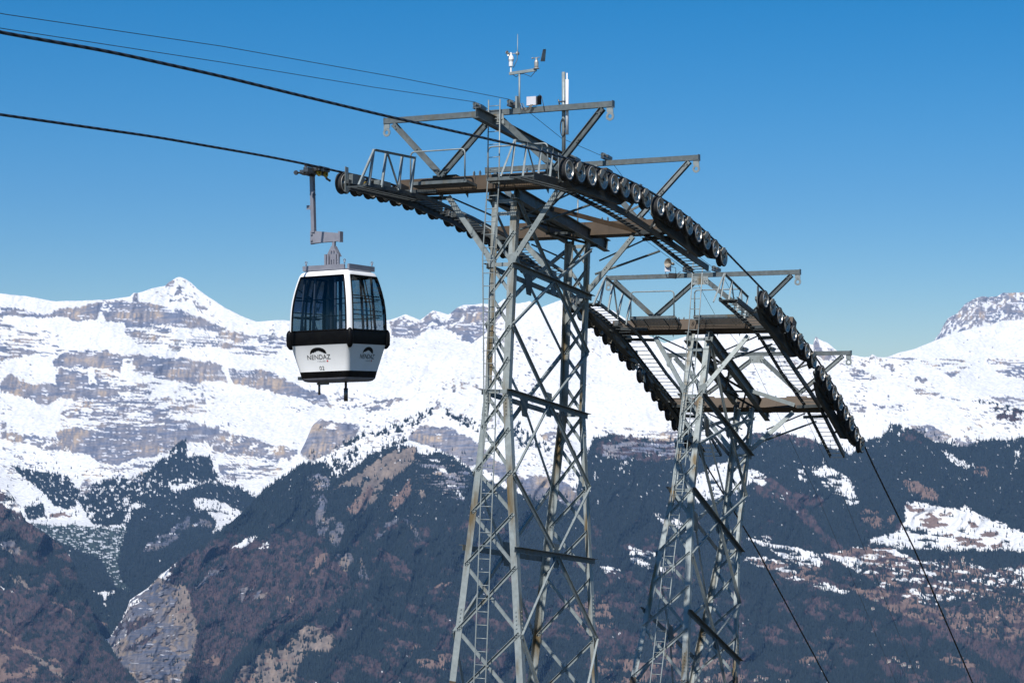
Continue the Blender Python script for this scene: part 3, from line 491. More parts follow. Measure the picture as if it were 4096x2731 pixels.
def forest(name, label, T, n, seed, h=(13, 24), exclude=None):
    U, V, XYZ, cls = T; r = np.random.default_rng(seed)
    pr = np.zeros(cls.shape); pr[cls == FOR] = 1.0; pr[cls == LARCH] = .35; pr[cls == MORA] = .25; pr[cls == SNOW] = 0.004; pr[cls == GRASS] = .06; pr[cls == SCREE] = .03
    m = (cls == FOR).astype(float); kk = 13
    for ax_ in (0, 1):
        c_s = np.cumsum(np.pad(m, [(kk+1, kk) if a_ == ax_ else (0, 0) for a_ in (0, 1)], mode='edge'), axis=ax_)
        m = (np.take(c_s, range(2*kk+1, c_s.shape[ax_]), ax_)-np.take(c_s, range(0, c_s.shape[ax_]-2*kk-1), ax_))/(2*kk+1)
    edge = (cls == SNOW) | (cls == ROCK) | (cls == GRASS); pr[edge] += (.55*m**1.6*(fbm(U/20, V/20, 5, 3) > .42))[edge]
    pr[:3] = 0; pr[V > 2760] = 0; pr[(U < -60) | (U > 4160)] *= .5; pr *= (V > 1640)
    pr[(cls == SNOW) & (V < 1750)] *= .25
    p = (pr/pr.sum()).ravel(); k = r.choice(p.size, n, p=p); base = XYZ.reshape(-1, 3)[k]; c_ = cls.ravel()[k]
    base = base + r.normal(0, 3.0, base.shape)*[1, 1, 0.0]; base[:, 2] -= 1.5
    H = r.uniform(*h, n)*np.where(c_ == LARCH, .8, 1); Wd = H*r.uniform(.13, .19, n); sides = 5
    ang = r.random(n)*6.28
    ring = np.stack([np.stack([np.cos(ang+2*math.pi*i/sides), np.sin(ang+2*math.pi*i/sides)], -1) for i in range(sides)], 1)*Wd[:, None, None]
    vs = np.zeros((n, sides+1, 3)); vs[:, :sides, :2] = base[:, None, :2]+ring; vs[:, :sides, 2] = base[:, None, 2]; vs[:, sides] = base; vs[:, sides, 2] += H
    f = np.stack([np.array([i, (i+1) % sides, sides]) for i in range(sides)])[None]+(np.arange(n)*(sides+1))[:, None, None]; f = f.reshape(-1, 3)
    me = bpy.data.meshes.new(name); me.vertices.add(n*(sides+1)); me.vertices.foreach_set('co', vs.astype(np.float32).ravel()); me.loops.add(len(f)*3); me.loops.foreach_set('vertex_index', f.ravel().astype(np.int32))
    me.polygons.add(len(f)); me.polygons.foreach_set('loop_start', np.arange(0, len(f)*3, 3, dtype=np.int32)); me.polygons.foreach_set('loop_total', np.full(len(f), 3, np.int32)); me.update(calc_edges=True)
    tone = r.uniform(.72, 1.28, n); cc = np.array([.018, .027, .028])*tone[:, None]
    lm = (c_ == LARCH) & (r.random(n) < .75); cc[lm] = np.array([.056, .043, .048])*tone[lm][:, None]
    ca = np.ones((n, sides+1, 4), np.float32); ca[..., :3] = cc[:, None, :]
    at = me.color_attributes.new('cover', 'FLOAT_COLOR', 'POINT'); at.data.foreach_set('color', ca.ravel())
    me.materials.append(M['tree']); o = bpy.data.objects.new(name, me); SC.collection.objects.link(o); tag(o, label, 'forest', kind='stuff')
mt = bpy.data.materials.new('conifer_needles'); mt.use_nodes = True; M['tree'] = mt
_b = mt.node_tree.nodes['Principled BSDF']; _a = mt.node_tree.nodes.new('ShaderNodeAttribute'); _a.attribute_name = 'cover'; _b.inputs['Roughness'].default_value = .9; _b.inputs['Specular IOR Level'].default_value = .1
mt.node_tree.links.new(_a.outputs['Color'], _b.inputs['Base Color'])
forest('forest', 'conifer and larch forest on the broad mountain behind the towers', TB, 105000, 1)
forest('forest', 'conifers on the valley head below the cliff bands at left', TA, 27000, 2)
forest('forest', 'dark conifers on the slope in the lower left corner', TG, 38000, 3, (10, 18))

def houses():
    U, V, XYZ, cls = TB; r = np.random.default_rng(8)
    mb = MB(); w, d, h = 6, 5, 5
    v = [Vector(q) for q in [(-w,-d,-4),(w,-d,-4),(w,d,-4),(-w,d,-4),(-w,-d,h),(w,-d,h),(w,d,h),(-w,d,h)]]
    mb.add(v, [(0,1,5,4),(1,2,6,5),(2,3,7,6),(3,0,4,7)], 0)
    e = .8; rf = [Vector(q) for q in [(-w-e,-d-e,h-.4),(w+e,-d-e,h-.4),(w+e,0,h+4),(-w-e,0,h+4),(-w-e,d+e,h-.4),(w+e,d+e,h-.4)]]
    mb.add(rf, [(0,1,2,3),(3,2,5,4)], 1); mb.add([v[4], v[7], Vector((-w,0,h+3.6))], [(0,1,2)], 0); mb.add([v[5], v[6], Vector((w,0,h+3.6))], [(0,1,2)], 0)
    hw = mat('plaster', (.62,.58,.5), .8, 0, (.5,.42,.33), .05); hr = mat('slate_roof', (.16,.12,.11), .8, 0, (.24,.16,.13), .05)
    spots = []
    for cx, cy, sx_, sy_, n in [(3640,2650,60,22,9),(3860,2235,120,30,8),(3550,2245,90,20,7),(3950,2400,100,45,9),(3480,2400,60,30,4),(3060,2240,60,16,4),(3050,2720,90,12,6),(2800,2722,60,10,5),(3750,2080,120,30,6)]:
        for _ in range(n): spots.append((r.normal(cx, sx_*.6), r.normal(cy, sy_*.6)))
    lab = {0: 'tiny pale chalet with a brown roof scattered on the valley meadows below the towers'}
    first = None
    for (u, v_) in spots:
        u = min(max(u, 420), 4080); v_ = min(v_, 2726)
        j = int(round((u-400)/4)); i = int(np.argmin(np.abs(V[:, j]-v_))); p = Vector(XYZ[i, j])
        if first is None: o = mb.build('house', [hw, hr], None); first = o
        else: o = first.copy(); SC.collection.objects.link(o)
        o.location = p; o.rotation_euler = (0, 0, r.uniform(-.7, .7)); s = r.uniform(.8, 1.3); o.scale = (s, s, s)
        tag(o, lab[0], 'house', 'far chalets on the valley meadows')
houses()

# ================================================================ ROPEWAY
AX = {1: DX, -1: -DX}
def polyfit8(pts):
    a = np.array(pts); i = np.arange(len(a)); return [(float(np.polyval(np.polyfit(i, a[:, 0], 2), k)), float(np.polyval(np.polyfit(i, a[:, 1], 2), k))) for k in i]
W1 = [on_x(z4(*p), 2.85) for p in [(622,303),(735,340),(848,362),(940,395),(1050,440),(1155,480),(1262,527),(1355,578),(1485,652),(1578,708),(1668,770),(1757,838),(1845,905),(1925,973),(2005,1048),(2083,1125)]]
W2 = [on_x(zE(*p), 2.85) for p in [(300,187),(357,265),(413,315),(468,393),(523,450),(577,533),(629,590),(680,672),(747,768),(798,857),(843,920),(888,1005),(932,1080),(975,1170),(1020,1245),(1058,1333)]]
W1 = polyfit8(W1[:8]) + polyfit8(W1[8:]); W2 = polyfit8(W2[:8]) + polyfit8(W2[8:])
RW = 0.25
def sheave_mesh(c):
    mb = MB(); ax = DX; r = RW
    # tyre: two steel flanges with a rubber groove between them
    mb.lathe(c, ax, [(r*.83, .075), (r*.97, .075), (r, .062), (r*.985, .045), (r*.90, .018), (r*.90, -.018), (r*.985, -.045), (r, -.062), (r*.97, -.075), (r*.83, -.075)], 28, [0]*9)
    # dished disc with rim and hub
    mb.lathe(c, ax, [(r*.86, .074), (r*.83, .084), (r*.76, .078), (r*.72, .045), (r*.62, .022), (r*.34, .034), (r*.30, .05), (r*.25, .075), (.0, .078)], 28, [1]*7+[2])
    mb.lathe(c, ax, [(r*.13, .086), (r*.13, .105), (0, .106)], 12, [2, 2])
    mb.lathe(c, ax, [(r*.84, -.074), (r*.79, -.082), (r*.73, -.072), (r*.68, -.034), (r*.30, -.03), (r*.27, -.085), (.0, -.085)], 28, [1]*6)
    for k in range(3):
        a = 2*math.pi*k/3+.3; d = (DS*math.cos(a)+DZ*math.sin(a)); mb.lathe(c+d*r*.5+ax*.030, ax, [(.016, 0), (.016, .006), (0, .006)], 8, [2, 2])
    return mb
SHEAVE = None
def interp(pts, n):
    a = np.array(pts); d = np.r_[0, np.cumsum(np.hypot(*np.diff(a, axis=0).T))]; t = np.linspace(0, d[-1], n)
    return [(float(np.interp(k, d, a[:, 0])), float(np.interp(k, d, a[:, 1]))) for k in t]
def leg_at(leg, z):
    zs = [q[2] for q in leg][::-1]; return float(np.interp(z, zs, [q[0] for q in leg][::-1])), float(np.interp(z, zs, [q[1] for q in leg][::-1]))
def leg_z(leg, sgn, v):                            # height on a leg at which it crosses picture row v
    lo, hi = leg[-1][2], leg[0][2]+1
    for _ in range(40):
        m_ = (lo+hi)/2; s, w = leg_at(leg, m_)
        if pv(P(s, sgn*w, m_)) > v: lo = m_
        else: hi = m_
    return lo
def tower(T):
    global SHEAVE
    name = 'lattice_tower'; AB, CD = T['AB'], T['CD']
    root = empty(name, P(AB[-1][0], 0, AB[-1][2]), T['label'], 'tower', 'lattice towers of the ropeway')
    # legs: corner on the outside, flanges inward
    legs = {}
    for key, sg, dirs in (('A', -1, DS), ('B', 1, DS), ('C', -1, -DS), ('D', 1, -DS)):
        L = AB if key in 'AB' else CD
        mb = MB(); wl = .165
        for (q0, q1) in zip(L[:-1], L[1:]):
            p0 = P(q0[0], sg*q0[1], q0[2]); p1 = P(q1[0], sg*q1[1], q1[2])
            mb.angle(p0, p1, -DX*sg, dirs, wl, wl, .016, 1 if (q0[2] < T['splice'] and key != 'C') else 0)
        # splice plates with bolt rows
        for zs, l in ((L[1][2]-.35, .5), (T['splice']-.05, .55)):
            s0, w0 = leg_at(L, zs+l/2); s1, w1 = leg_at(L, zs-l/2); d_ = DX*sg*.006 - dirs*.006
            mb.angle(P(s0, sg*w0, zs+l/2)+d_, P(s1, sg*w1, zs-l/2)+d_, -DX*sg, dirs, wl*.95, wl*.95, .022, 0)
            for k in range(6):
                zz = zs+l/2-(k+.5)*l/6; s_, w_ = leg_at(L, zz); mb.bolt(P(s_, sg*(w_-.085), zz)-dirs*.008, -dirs, .017, .02); mb.bolt(P(s_, sg*w_, zz)+dirs*.085+DX*sg*.008, DX*sg, .017, .02)
        o = mb.build('leg', [M['leg'], M['brown']], root)
        legs[key] = L
    # X lacing of the two narrow faces
    for L, nodes, ry in ((AB, T['nAB'], -1), (CD, T['nCD'], -1)):
        zs = [leg_z(L, 1, v) for v in nodes]; L = L
        while zs[-1] > L[-1][2]+1.6: zs.append(zs[-1]-(zs[-2]-zs[-1])*1.12)
        for i in range(len(zs)-1):
            for flip in (0, 1):
                za, zb = (zs[i+1], zs[i]) if not flip else (zs[i], zs[i+1])   # left leg height, right leg height
                sa, wa = leg_at(L, za); sb, wb = leg_at(L, zb)
                off = -DS*(.012 if not flip else -.018)
                p0 = P(sa, -wa+.04, za)+off; p1 = P(sb, wb-.04, zb)+off
                dn = (p1-p0).cross(DS).normalized(); dn = dn if dn.z < 0 else -dn
                mb = MB(); mb.angle(p0, p1, dn, -DS if not flip else DS, .072, .05, .009)
                if not flip:
                    ax = (p1-p0).normalized()
                    for p_ in (p0+ax*.05, p0+ax*.12, p1-ax*.05, p1-ax*.12): mb.bolt(p_+dn*.036-DS*.0, -DS, .018, .03)
                mb.build('brace', M['galv'], root)
    # horizontal struts across the narrow faces
    for L, zz in T['struts']:
        s_, w_ = leg_at(L, zz); mb = MB(); mb.angle(P(s_, -w_, zz)-DS*.02, P(s_, w_, zz)-DS*.02, -DZ, DS, .09, .07, .01); mb.build('strut', M['galv'], root)
    # long sides: struts along the line and the diamond bracing
    for sg in (1, -1):
        for (za, zc) in T['levels']:
            sa, wa = leg_at(AB, za); sc, wc = leg_at(CD, zc); p0 = P(sa, sg*(wa+.012), za); p1 = P(sc, sg*(wc+.012), zc)
            mb = MB(); ax = (p1-p0).normalized(); mb.angle(p0-ax*.12, p1+ax*.12, DX*sg, -DZ, .11, .13, .012)
            pm = (p0+p1)/2; mb.plate([pm+ax*-.16+DZ*.22, pm+ax*.16+DZ*.22, pm+ax*.2-DZ*.05, pm+ax*.12-DZ*.36, pm-ax*.12-DZ*.36, pm-ax*.2-DZ*.05], DX*.012)
            mb.build('long_strut', M['head'], root)
        mids = []
        for (za, zc) in T['levels']:
            sa, wa = leg_at(AB, za); sc, wc = leg_at(CD, zc); mids.append((P(sa, sg*wa, za)+P(sc, sg*wc, zc))/2)
        for (za, zc, i0, i1) in T['diam']:
            for L, zz in ((AB, za), (CD, zc)):
                s_, w_ = leg_at(L, zz); pl = P(s_, sg*w_, zz)
                for im in (i0, i1):
                    if im is None: continue
                    pm = mids[im]; ax = (pl-pm).normalized(); n_ = DX*sg
                    q = ax.cross(n_).normalized(); q = q if q.z < 0 else -q
                    p0 = pm+ax*.12+n_*.02; p1 = pl+n_*.02-ax*.0
                    mb = MB(); mb.angle(p0, p1, q, n_, .095, .055, .011)
                    for p_ in (p0+ax*.06, p1-ax*.08): mb.bolt(p_+q*.04+n_*.012, n_, .018, .02)
                    mb.build('brace', M['galv'], root)
        # top: girders on the legs
        (sa, za), (sc, zc) = T['gird'][sg]; p0 = P(sa, sg*.33, za); p1 = P(sc, sg*.33, zc)
        mb = MB(); h = .26; ax = (p1-p0).normalized(); up = ax.cross(DX); up = up if up.z > 0 else -up
        mb.beam(p0, p1, .018, h, up); mb.beam(p0+up*(h/2+.009), p1+up*(h/2+.009), .17, .018, up); mb.beam(p0-up*(h/2+.009), p1-up*(h/2+.009), .17, .018, up)
        for k in (.03, .97): pk = p0.lerp(p1, k); mb.plate([pk-DX*.08-up*h/2, pk+DX*.08-up*h/2, pk+DX*.08+up*h/2, pk-DX*.08+up*h/2], ax*.015)
        mb.build('girder', M['head'], root)
    # plan bracing between the girders and outriggers from the cross beams to the sheave batteries
    (sa, za), (sc, zc) = T['gird'][1]; g = lambda t_, x: P(sa+(sc-sa)*t_, x, za+(zc-za)*t_-.14)
    for t0, t1 in ((.03, .32), (.32, .6), (.6, .86)):
        for q_ in (1, -1): mb = MB(); mb.angle(g(t0, -.33*q_), g(t1, .33*q_), DX, -DZ, .06, .05, .009); mb.build('tie', M['dark'], root)
        mb = MB(); mb.angle(g(t1, -.4), g(t1, .4), DS, -DZ, .07, .06, .009); mb.build('tie', M['dark'], root)
    for (s_, z_, lean, hw) in T['beams']:
        for sg in (1, -1):
            mb = MB(); c0 = P(s_-.25, sg*1.75, z_-.24+.08); u_ = DS*math.cos(lean)-DZ*math.sin(lean)
            for k in (-.32, .36): mb.beam(P(s_, sg*1.6, z_)+u_*k-DZ*.2, P(s_, sg*2.62, z_)+u_*k-DZ*.16, .06, .09)
            mb.beam(P(s_, sg*2.5, z_)-u_*.55-DZ*.1, P(s_, sg*2.5, z_)+u_*.55-DZ*.1, .12, .16); mb.build('outrigger', M['dark'], root)
            mb = MB(); mb.tube([P(s_+.35, sg*.4, z_-.75), P(s_+.5, sg*1.6, z_-.25)], .022, 6); mb.tube([P(s_+.2, sg*.35, z_-1.1), P(s_+1.1, sg*1.75, z_-.5)], .03, 6); mb.build('stay', M['head'], root)
    # knee braces from the legs out to the cross beams
    for L, (zk, st, zt, xt) in ((AB, T['kneeA']), (CD, T['kneeC'])):
        for sg in (1, -1):
            s_, w_ = leg_at(L, zk); p0 = P(s_-.02, sg*w_, zk); p1 = P(st, sg*xt, zt); mb = MB(); ax = (p1-p0).normalized(); q = ax.cross(DS).normalized()
            mb.chan(p0, p1, q, DS, .125, .06, .012)
            for k in (.06, .1, .38, .42, .9, .94): pk = p0.lerp(p1, k); mb.bolt(pk+q*(.025 if int(k*100) % 4 else -.025), -DS, .018, .02)
            mb.plate([p0+DZ*.06-DX*sg*.14-DS*.02, p0+DZ*.14+DX*sg*.03-DS*.02, p0+DZ*.05+DX*sg*.10-DS*.02, p0-DZ*.2-DS*.02, p0-DZ*.2-DX*sg*.14-DS*.02], DS*.014)
            mb.build('knee_brace', M['galv'], root)
    # cross beams (brown boxes, turned with the lean of the tower head)
    for (s_, z_, lean, hw) in T['beams']:
        u = DS*math.cos(lean)-DZ*math.sin(lean); n_ = DS*math.sin(lean)+DZ*math.cos(lean); c = P(s_, 0, z_); h = .17; d = .17
        mb = MB()
        def ring(x, hb, ht): return [c+DX*x-u*d-n_*hb, c+DX*x+u*d-n_*hb, c+DX*x+u*d+n_*ht, c+DX*x-u*d+n_*ht]
        mb.prism(ring(-hw, .06, h), ring(-hw+.55, h, h)); mb.prism(ring(-hw+.55, h, h), ring(hw-.55, h, h)); mb.prism(ring(hw-.55, h, h), ring(hw, .06, h))
        for x in (-1.5, 1.5): mb.beam(c+DX*(x-.32)+n_*(h+.03), c+DX*(x+.32)+n_*(h+.03), .3, .06, n_)
        for x in (-1.95, -.9, .9): mb.beam(c+DX*x-u*(d-.0)+n_*h, c+DX*x-u*(d)-n_*h, .03, .012, u)
        cb = mb.build('cross_beam', M['brown'], root)
        m2 = MB()
        for x in (-.78, -.62, .62, .78):
            q = c+DX*x+n_*(h+.001); m2.plate([q-u*.05, q+u*.05, q+u*.05+n_*.12, q+n_*.16, q-u*.05+n_*.12], DX*.012)
        m2.build('lug', M['galv'], cb)
    # upper frames carrying the gantry bars
    for (s_, z_, hw, sb, zb, xb) in T['tops']:
        mb = MB(); p0 = P(s_, -hw, z_); p1 = P(s_, hw, z_)
        mb.beam(p0, p1, .115, .012, DZ); mb.beam(p0-DZ*.0595+DS*-.05, p1-DZ*.0595-DS*.05, .012, .107, DZ); mb.beam(p0-DZ*.0595+DS*.05, p1-DZ*.0595+DS*.05, .012, .107, DZ); mb.beam(p0-DZ*.119, p1-DZ*.119, .115, .012, DZ)
        for sg in (-1, 1): e = P(s_, sg*(hw+.006), z_-.06); mb.plate([e-DS*.07-DZ*.08, e+DS*.07-DZ*.08, e+DS*.07+DZ*.08, e-DS*.07+DZ*.08], DX*.012)
        mb.build('top_bar', M['head'], root)
        for sg in (-1, 1):
            for (xa, za_) in ((hw-.25, z_-.15), (.16, z_-.22)):
                a = P(s_, sg*xa, za_); b = P(sb, sg*xb, zb); mb = MB(); ax = (b-a).normalized(); q = ax.cross(DS).normalized()
                for dd in (-.05, .05): mb.angle(a+DS*dd-q*.055, b+DS*dd-q*.055, q, DS*(1 if dd > 0 else -1), .11, .05, .012)
                for k in (.04, .08, .5, .54, .93): pk = a.lerp(b, k); mb.bolt(pk-DS*.062+q*(.02 if int(k*100) % 8 else -.02), -DS, .02, .02); mb.beam(pk-DS*.06, pk+DS*.06, .05, .05, q)
                mb.build('frame_brace', M['head'], root)
            # lifting hook: plate with an open ring under each end
            h0 = P(s_-.03, sg*(hw-.04), z_-.14); mb = MB(); mb.plate([h0-DX*sg*.10+DZ*.02, h0+DX*sg*.06+DZ*.02, h0+DX*sg*.06-DZ*.16, h0-DX*sg*.10-DZ*.10], DS*.02)
            cc = h0-DZ*.20-DX*sg*.02; ring_ = [cc+(DX*sg*math.cos(a_)+DZ*math.sin(a_))*.075 for a_ in np.linspace(-3.14, 3.14, 15)]
            for q0, q1 in zip(ring_[:-1], ring_[1:]): mb.beam(q0, q1, .02, .055, (q0-cc))
            mb.build('lifting_hook', M['galv'], root)
        c = P(s_-.075, 0, z_-.22); mb = MB(); mb.plate([c-DX*.24+DZ*.12, c+DX*.24+DZ*.12, c+DX*.26-DZ*.12, c-DX*.26-DZ*.12], DS*.014)
        for x in (-.2, -.13, .13, .2): mb.bolt(c+DX*x-DS*.007, -DS, .022, .02)
        mb.build('gusset_plate', M['leg'], root)
        for xi in (-.45, .45):
            c = P(s_, xi, z_+.07); mb = MB(); mb.beam(c-DS*.22-DX*0, c+DS*.22-DZ*.03, .09, .05); mb.lathe(c-DS*.12+DZ*.07, DS, [(0, -.1), (.045, -.1), (.055, -.06), (.035, -.04), (.055, -.01), (.035, .02), (.05, .05), (0, .06)], 12, [1]*7)
            mb.beam(c+DS*.02+DZ*.06, c+DS*.3+DZ*.02, .1, .07)
            mb.tube([c-DS*.3+DZ*.09, c-DS*.2+DZ*.12, c+DS*.05+DZ*.03], .008, 5)
            mb.build('insulator', [M['hub'], M['head']], root)
    if T.get('spine'):
        a, b = T['spine']; p0 = P(a[0], 0, a[1]); p1 = P(b[0], 0, b[1]); mb = MB(); ax = (p1-p0).normalized(); up = ax.cross(DX); up = up if up.z > 0 else -up
        mb.beam(p0, p1, .014, .22, up); mb.beam(p0+up*.117, p1+up*.117, .16, .014, up); mb.beam(p0-up*.117, p1-up*.117, .16, .014, up); mb.build('ridge_beam', M['head'], root)
    # plan brace from girder to far cross beam
    a, b = T['plan']; mb = MB(); mb.angle(P(*a), P(*b), -DZ, DS, .12, .09, .012); mb.build('plan_brace', M['galv'] if T['far'] else M['brown'], root)
    # ladder
    lad = T['ladder']; mb = MB(); x0, x1 = T['ladx']
    pts = [P(s, x, z) for s, x, z in lad]; ld = None
    for dx in (-.15, .15):
        m_ = MB(); m_.tube([p+DX*dx for p in pts], .016, 6); o = m_.build('ladder_rail', M['galv'], root) if ld is None else m_.build('ladder_rail', M['galv'], ld)
        if ld is None: ld = o; o.name = 'ladder'
    # rungs
    tot = [0]
    for p, q in zip(pts[:-1], pts[1:]): tot.append(tot[-1]+(q-p).length)
    rg = None; d = .15; cnt = 0
    while d < tot[-1] and cnt < 62:
        i = max(k for k in range(len(tot)-1) if tot[k] <= d); p = pts[i].lerp(pts[i+1], (d-tot[i])/(tot[i+1]-tot[i]))
        if rg is None: m_ = MB(); m_.tube([p-DX*.15, p+DX*.15], .010, 6); rg = m_.build('rung', M['galv'], ld, org=p)
        else: copy_to(rg, ld, p)
        d += .30; cnt += 1
    # catwalks, railings and platforms on both sides
    cr = None
    for sg in (1, -1):
        pi = T['cwI']; po = T['cwO']; ci = [P(s, sg*1.8, z) for s, z in pi]; co = [P(s, sg*2.35, z) for s, z in po]
        cw = None
        for pts_, hh in ((ci, .09), (co, .15)):
            m_ = MB()
            for a, b in zip(pts_[:-1], pts_[1:]): m_.chan(a, b, DZ, (DX*sg if pts_ is ci else -DX*sg), hh, .05, .01)
            o = m_.build('catwalk' if cw is None else 'side_beam', M['dark'], root if cw is None else cw)
            if cw is None: cw = o
        I = interp(pi, 90); O = interp(po, 90); n = int(round(sum(math.hypot(b[0]-a[0], b[1]-a[1]) for a, b in zip(I[:-1], I[1:]))/.24)); I = interp(pi, n); O = interp(po, n)
        for k in range(T['grate'], n):
            a = P(I[k][0], sg*1.8, I[k][1]-.02); b = P(I[k][0]+(O[-1][0]-I[-1][0])*k/n, sg*2.35, I[k][1]-.02)
            p = (a+b)/2
            if cr is None or k == T['grate']: m_ = MB(); m_.beam(a, b, .055, .018); cr = m_.build('tread', M['dark'], cw, org=p)
            else: copy_to(cr, cw, p)
        # grating on the level start
        m_ = MB(); a0 = I[0]; a1 = I[T['grate']]; nn = 26
        for k in range(nn): t_ = k/(nn-1); s = a0[0]+(a1[0]-a0[0])*t_; z = a0[1]+(a1[1]-a0[1])*t_-.03; m_.beam(P(s, sg*1.82, z), P(s, sg*2.33, z), .012, .03)
        for x in (1.9, 2.07, 2.25): m_.beam(P(a0[0], sg*x, a0[1]-.05), P(a1[0], sg*x, a1[1]-.05), .02, .02)
        m_.build('grating', M['dark'], cw)
        # braced railing on the inner beam
        m_ = MB()
        for (bs, bz, ts, tz) in T['posts']: m_.angle(P(bs, sg*1.78, bz-.05), P(ts, sg*1.78, tz), DS, DX*sg, .05, .05, .008)
        f0, f1 = T['posts'][0], T['posts'][-1]; m_.angle(P(f0[2], sg*1.78, f0[3]), P(f1[2], sg*1.78, f1[3]), DS.cross(DX), DX, .05, .05, .008)
        m_.angle(P(f0[2], sg*1.77, f0[3]), P(f0[0]-.45, sg*1.77, f0[1]-.08+.0), DS, DX*sg, .045, .045, .008); m2_ = T['posts'][1]; m3_ = T['posts'][2]; m_.angle(P(m2_[2], sg*1.77, m2_[3]), P(m3_[0], sg*1.77, m3_[1]), DS, DX*sg, .035, .035, .008)
        m_.build('handrail', M['galv'], cw)
        m_ = MB()                                   # second railing on the outside
        for (bs, bz, ts, tz) in T['posts'][1:]:
            pass
        s0 = f0[0]; 
    for (x0, x1) in T['plats']:
        (sf, zf), (sb_, zb_) = T['platsz']; m_ = MB(); u = (P(sb_, 0, zb_)-P(sf, 0, zf)); 
        a = P(sf, x0, zf); b = P(sf, x1, zf); m_.beam(a, b, .03, .075); m_.beam(a+u, b+u, .03, .06); m_.beam(a, a+u, .03, .06); m_.beam(b, b+u, .03, .06)
        pl = m_.build('platform', M['head'], root)
        m_ = MB(); nb = int((x1-x0)/.045)
        for k in range(1, nb): q = a.lerp(b, k/nb)+DZ*-.01; m_.beam(q, q+u, .009, .03)
        for k in range(1, 5): q = a+u*(k/5)-DZ*.0; m_.beam(q, q+(b-a), .008, .02)
        m_.build('grating', M['dark'], pl)
        m_ = MB()
        for t_ in (.30, .75): q = a.lerp(b, t_)-DZ*.05; m_.plate([q, q+u*1.02, q+u*1.45-DZ*.16, q+u*1.5-DZ*.02, q+u*1.6], DX*.012); 
        m_.build('bracket', M['head'], pl)
        m_ = MB(); h = .75; r_ = .1; c0 = a+DX*.03; c1 = b-DX*.03
        pth = [c0]+[c0+DZ*(h-r_)+DX*0]+[c0+DZ*(h-r_)+DX*r_*(1-math.cos(t))+DZ*r_*math.sin(t) for t in np.linspace(.3, math.pi/2, 5)]+[c1+DZ*(h-r_)-DX*r_*(1-math.cos(t))+DZ*r_*math.sin(t) for t in np.linspace(math.pi/2, .3, 5)]+[c1+DZ*(h-r_), c1]
        m_.tube(pth, .019, 8); m_.build('handrail', M['galv'], pl)
    # sheave batteries
    for sg in (1, -1):
        WS = T['W']; m_ = MB(); xin = sg*(2.85-.17)
        for g0 in (0, 8):
            g = WS[g0:g0+8]
            for k in range(0, 8, 4):                       # deep main rockers
                a, b = g[k], g[k+3]; cx_ = ((a[0]+b[0])/2, (a[1]+b[1])/2); d = (P(b[0], 0, b[1])-P(a[0], 0, a[1])).normalized(); up = d.cross(DX); up = up if up.z > 0 else -up
                c = P(cx_[0], xin, cx_[1]); m_.plate([c-d*1.0-up*.02, c-d*.5-up*.16, c+d*.5-up*.16, c+d*1.0-up*.02, c+d*1.0+up*.07, c-d*1.0+up*.07], DX*.09)
            a, b = g[0], g[7]; d = (P(b[0], 0, b[1])-P(a[0], 0, a[1])).normalized(); up = d.cross(DX); up = up if up.z > 0 else -up
            c = P((a[0]+b[0])/2, sg*(2.85-.29), (g[3][1]+g[4][1])/2); q_ = .32 if sg > 0 else .19; m_.plate([c-d*1.75-up*.10, c-d*1.3-up*q_, c+d*1.3-up*q_, c+d*1.75-up*.10, c+d*1.6-up*.0, c-d*1.6-up*.0], DX*.12)
        bat = m_.build('sheave_battery', M['dark'], root)
        for i, (s, z) in enumerate(WS):
            w = P(s, sg*2.85, z)
            if SHEAVE is None: SHEAVE = sheave_mesh(w).build('sheave', [M['rubber'], M['alu'], M['hub']], bat, org=w)
            else: copy_to(SHEAVE, bat, w)
        for i in range(0, 16, 2):
            a = P(WS[i][0], sg*2.85, WS[i][1]); b = P(WS[i+1][0], sg*2.85, WS[i+1][1]); d = (b-a).normalized(); up = d.cross(DX); up = up if up.z > 0 else -up
            # rocker housing inside, bracket and rope guide outside the second wheel
            m_ = MB(); c = (a+b)/2-DX*sg*.10; m_.plate([c-d*.30-up*.05, c+d*.30-up*.05, c+d*.24+up*.13, c-d*.24+up*.13], DX*.035)
            if sg < 0 and i in (0, 2): m_.plate([c-d*.28-up*.1-DX*sg*.06, c+d*.28-up*.1-DX*sg*.06, c+d*.26+up*.21-DX*sg*.06, c-d*.26+up*.21-DX*sg*.06], DX*.16, 1)
            e = b+DX*sg*.095; m_.plate([e-d*.27+up*.03, e-d*.20-up*.03, e-d*.09+up*.05, e-d*.03+up*.10, e+d*.02+up*.17, e-d*.06+up*.235, e-d*.20+up*.19], DX*.02, 2)
            m_.beam(e-d*.17-up*.02+DX*sg*.012, e+d*.05+up*.20+DX*sg*.012, .012, .03, up, 3)
            m_.lathe(a.lerp(b, .5)+DX*sg*.09+up*.06, DX*sg, [(.035, 0), (.035, .03), (0, .03)], 10, [2, 2])
            m_.build('rocker', [M['dark'], M['head'], M['beige'], M['rubber']], bat)
        for k in range(1, 15, 2):                    # struts from the catwalk to the battery
            s, z = WS[k]; m_ = MB(); a = P(s+.05, sg*2.36, float(np.interp(s, [q[0] for q in T['cwO']], [q[1] for q in T['cwO']]))); m_.beam(a, P(s-.12, sg*2.66, z-.04), .05, .03, DS); m_.beam(a, P(s+.30, sg*2.66, z-.10), .05, .03, DS); m_.build('strut', M['dark'], bat)
        for i in (0, 7, 8):                          # upright rope catchers
            s, z = WS[i]; sft = -.06 if i != 7 else .10; c = P(s+sft, sg*(2.85-.13), z); m_ = MB(); m_.plate([c-DS*.07-DZ*.2, c+DS*.05-DZ*.25, c+DS*.12-DZ*.05, c+DS*.07+DZ*.02, c+DS*.07+DZ*.36, c-DS*.07+DZ*.37], DX*.014); m_.build('rope_catcher', M['galv'], bat)
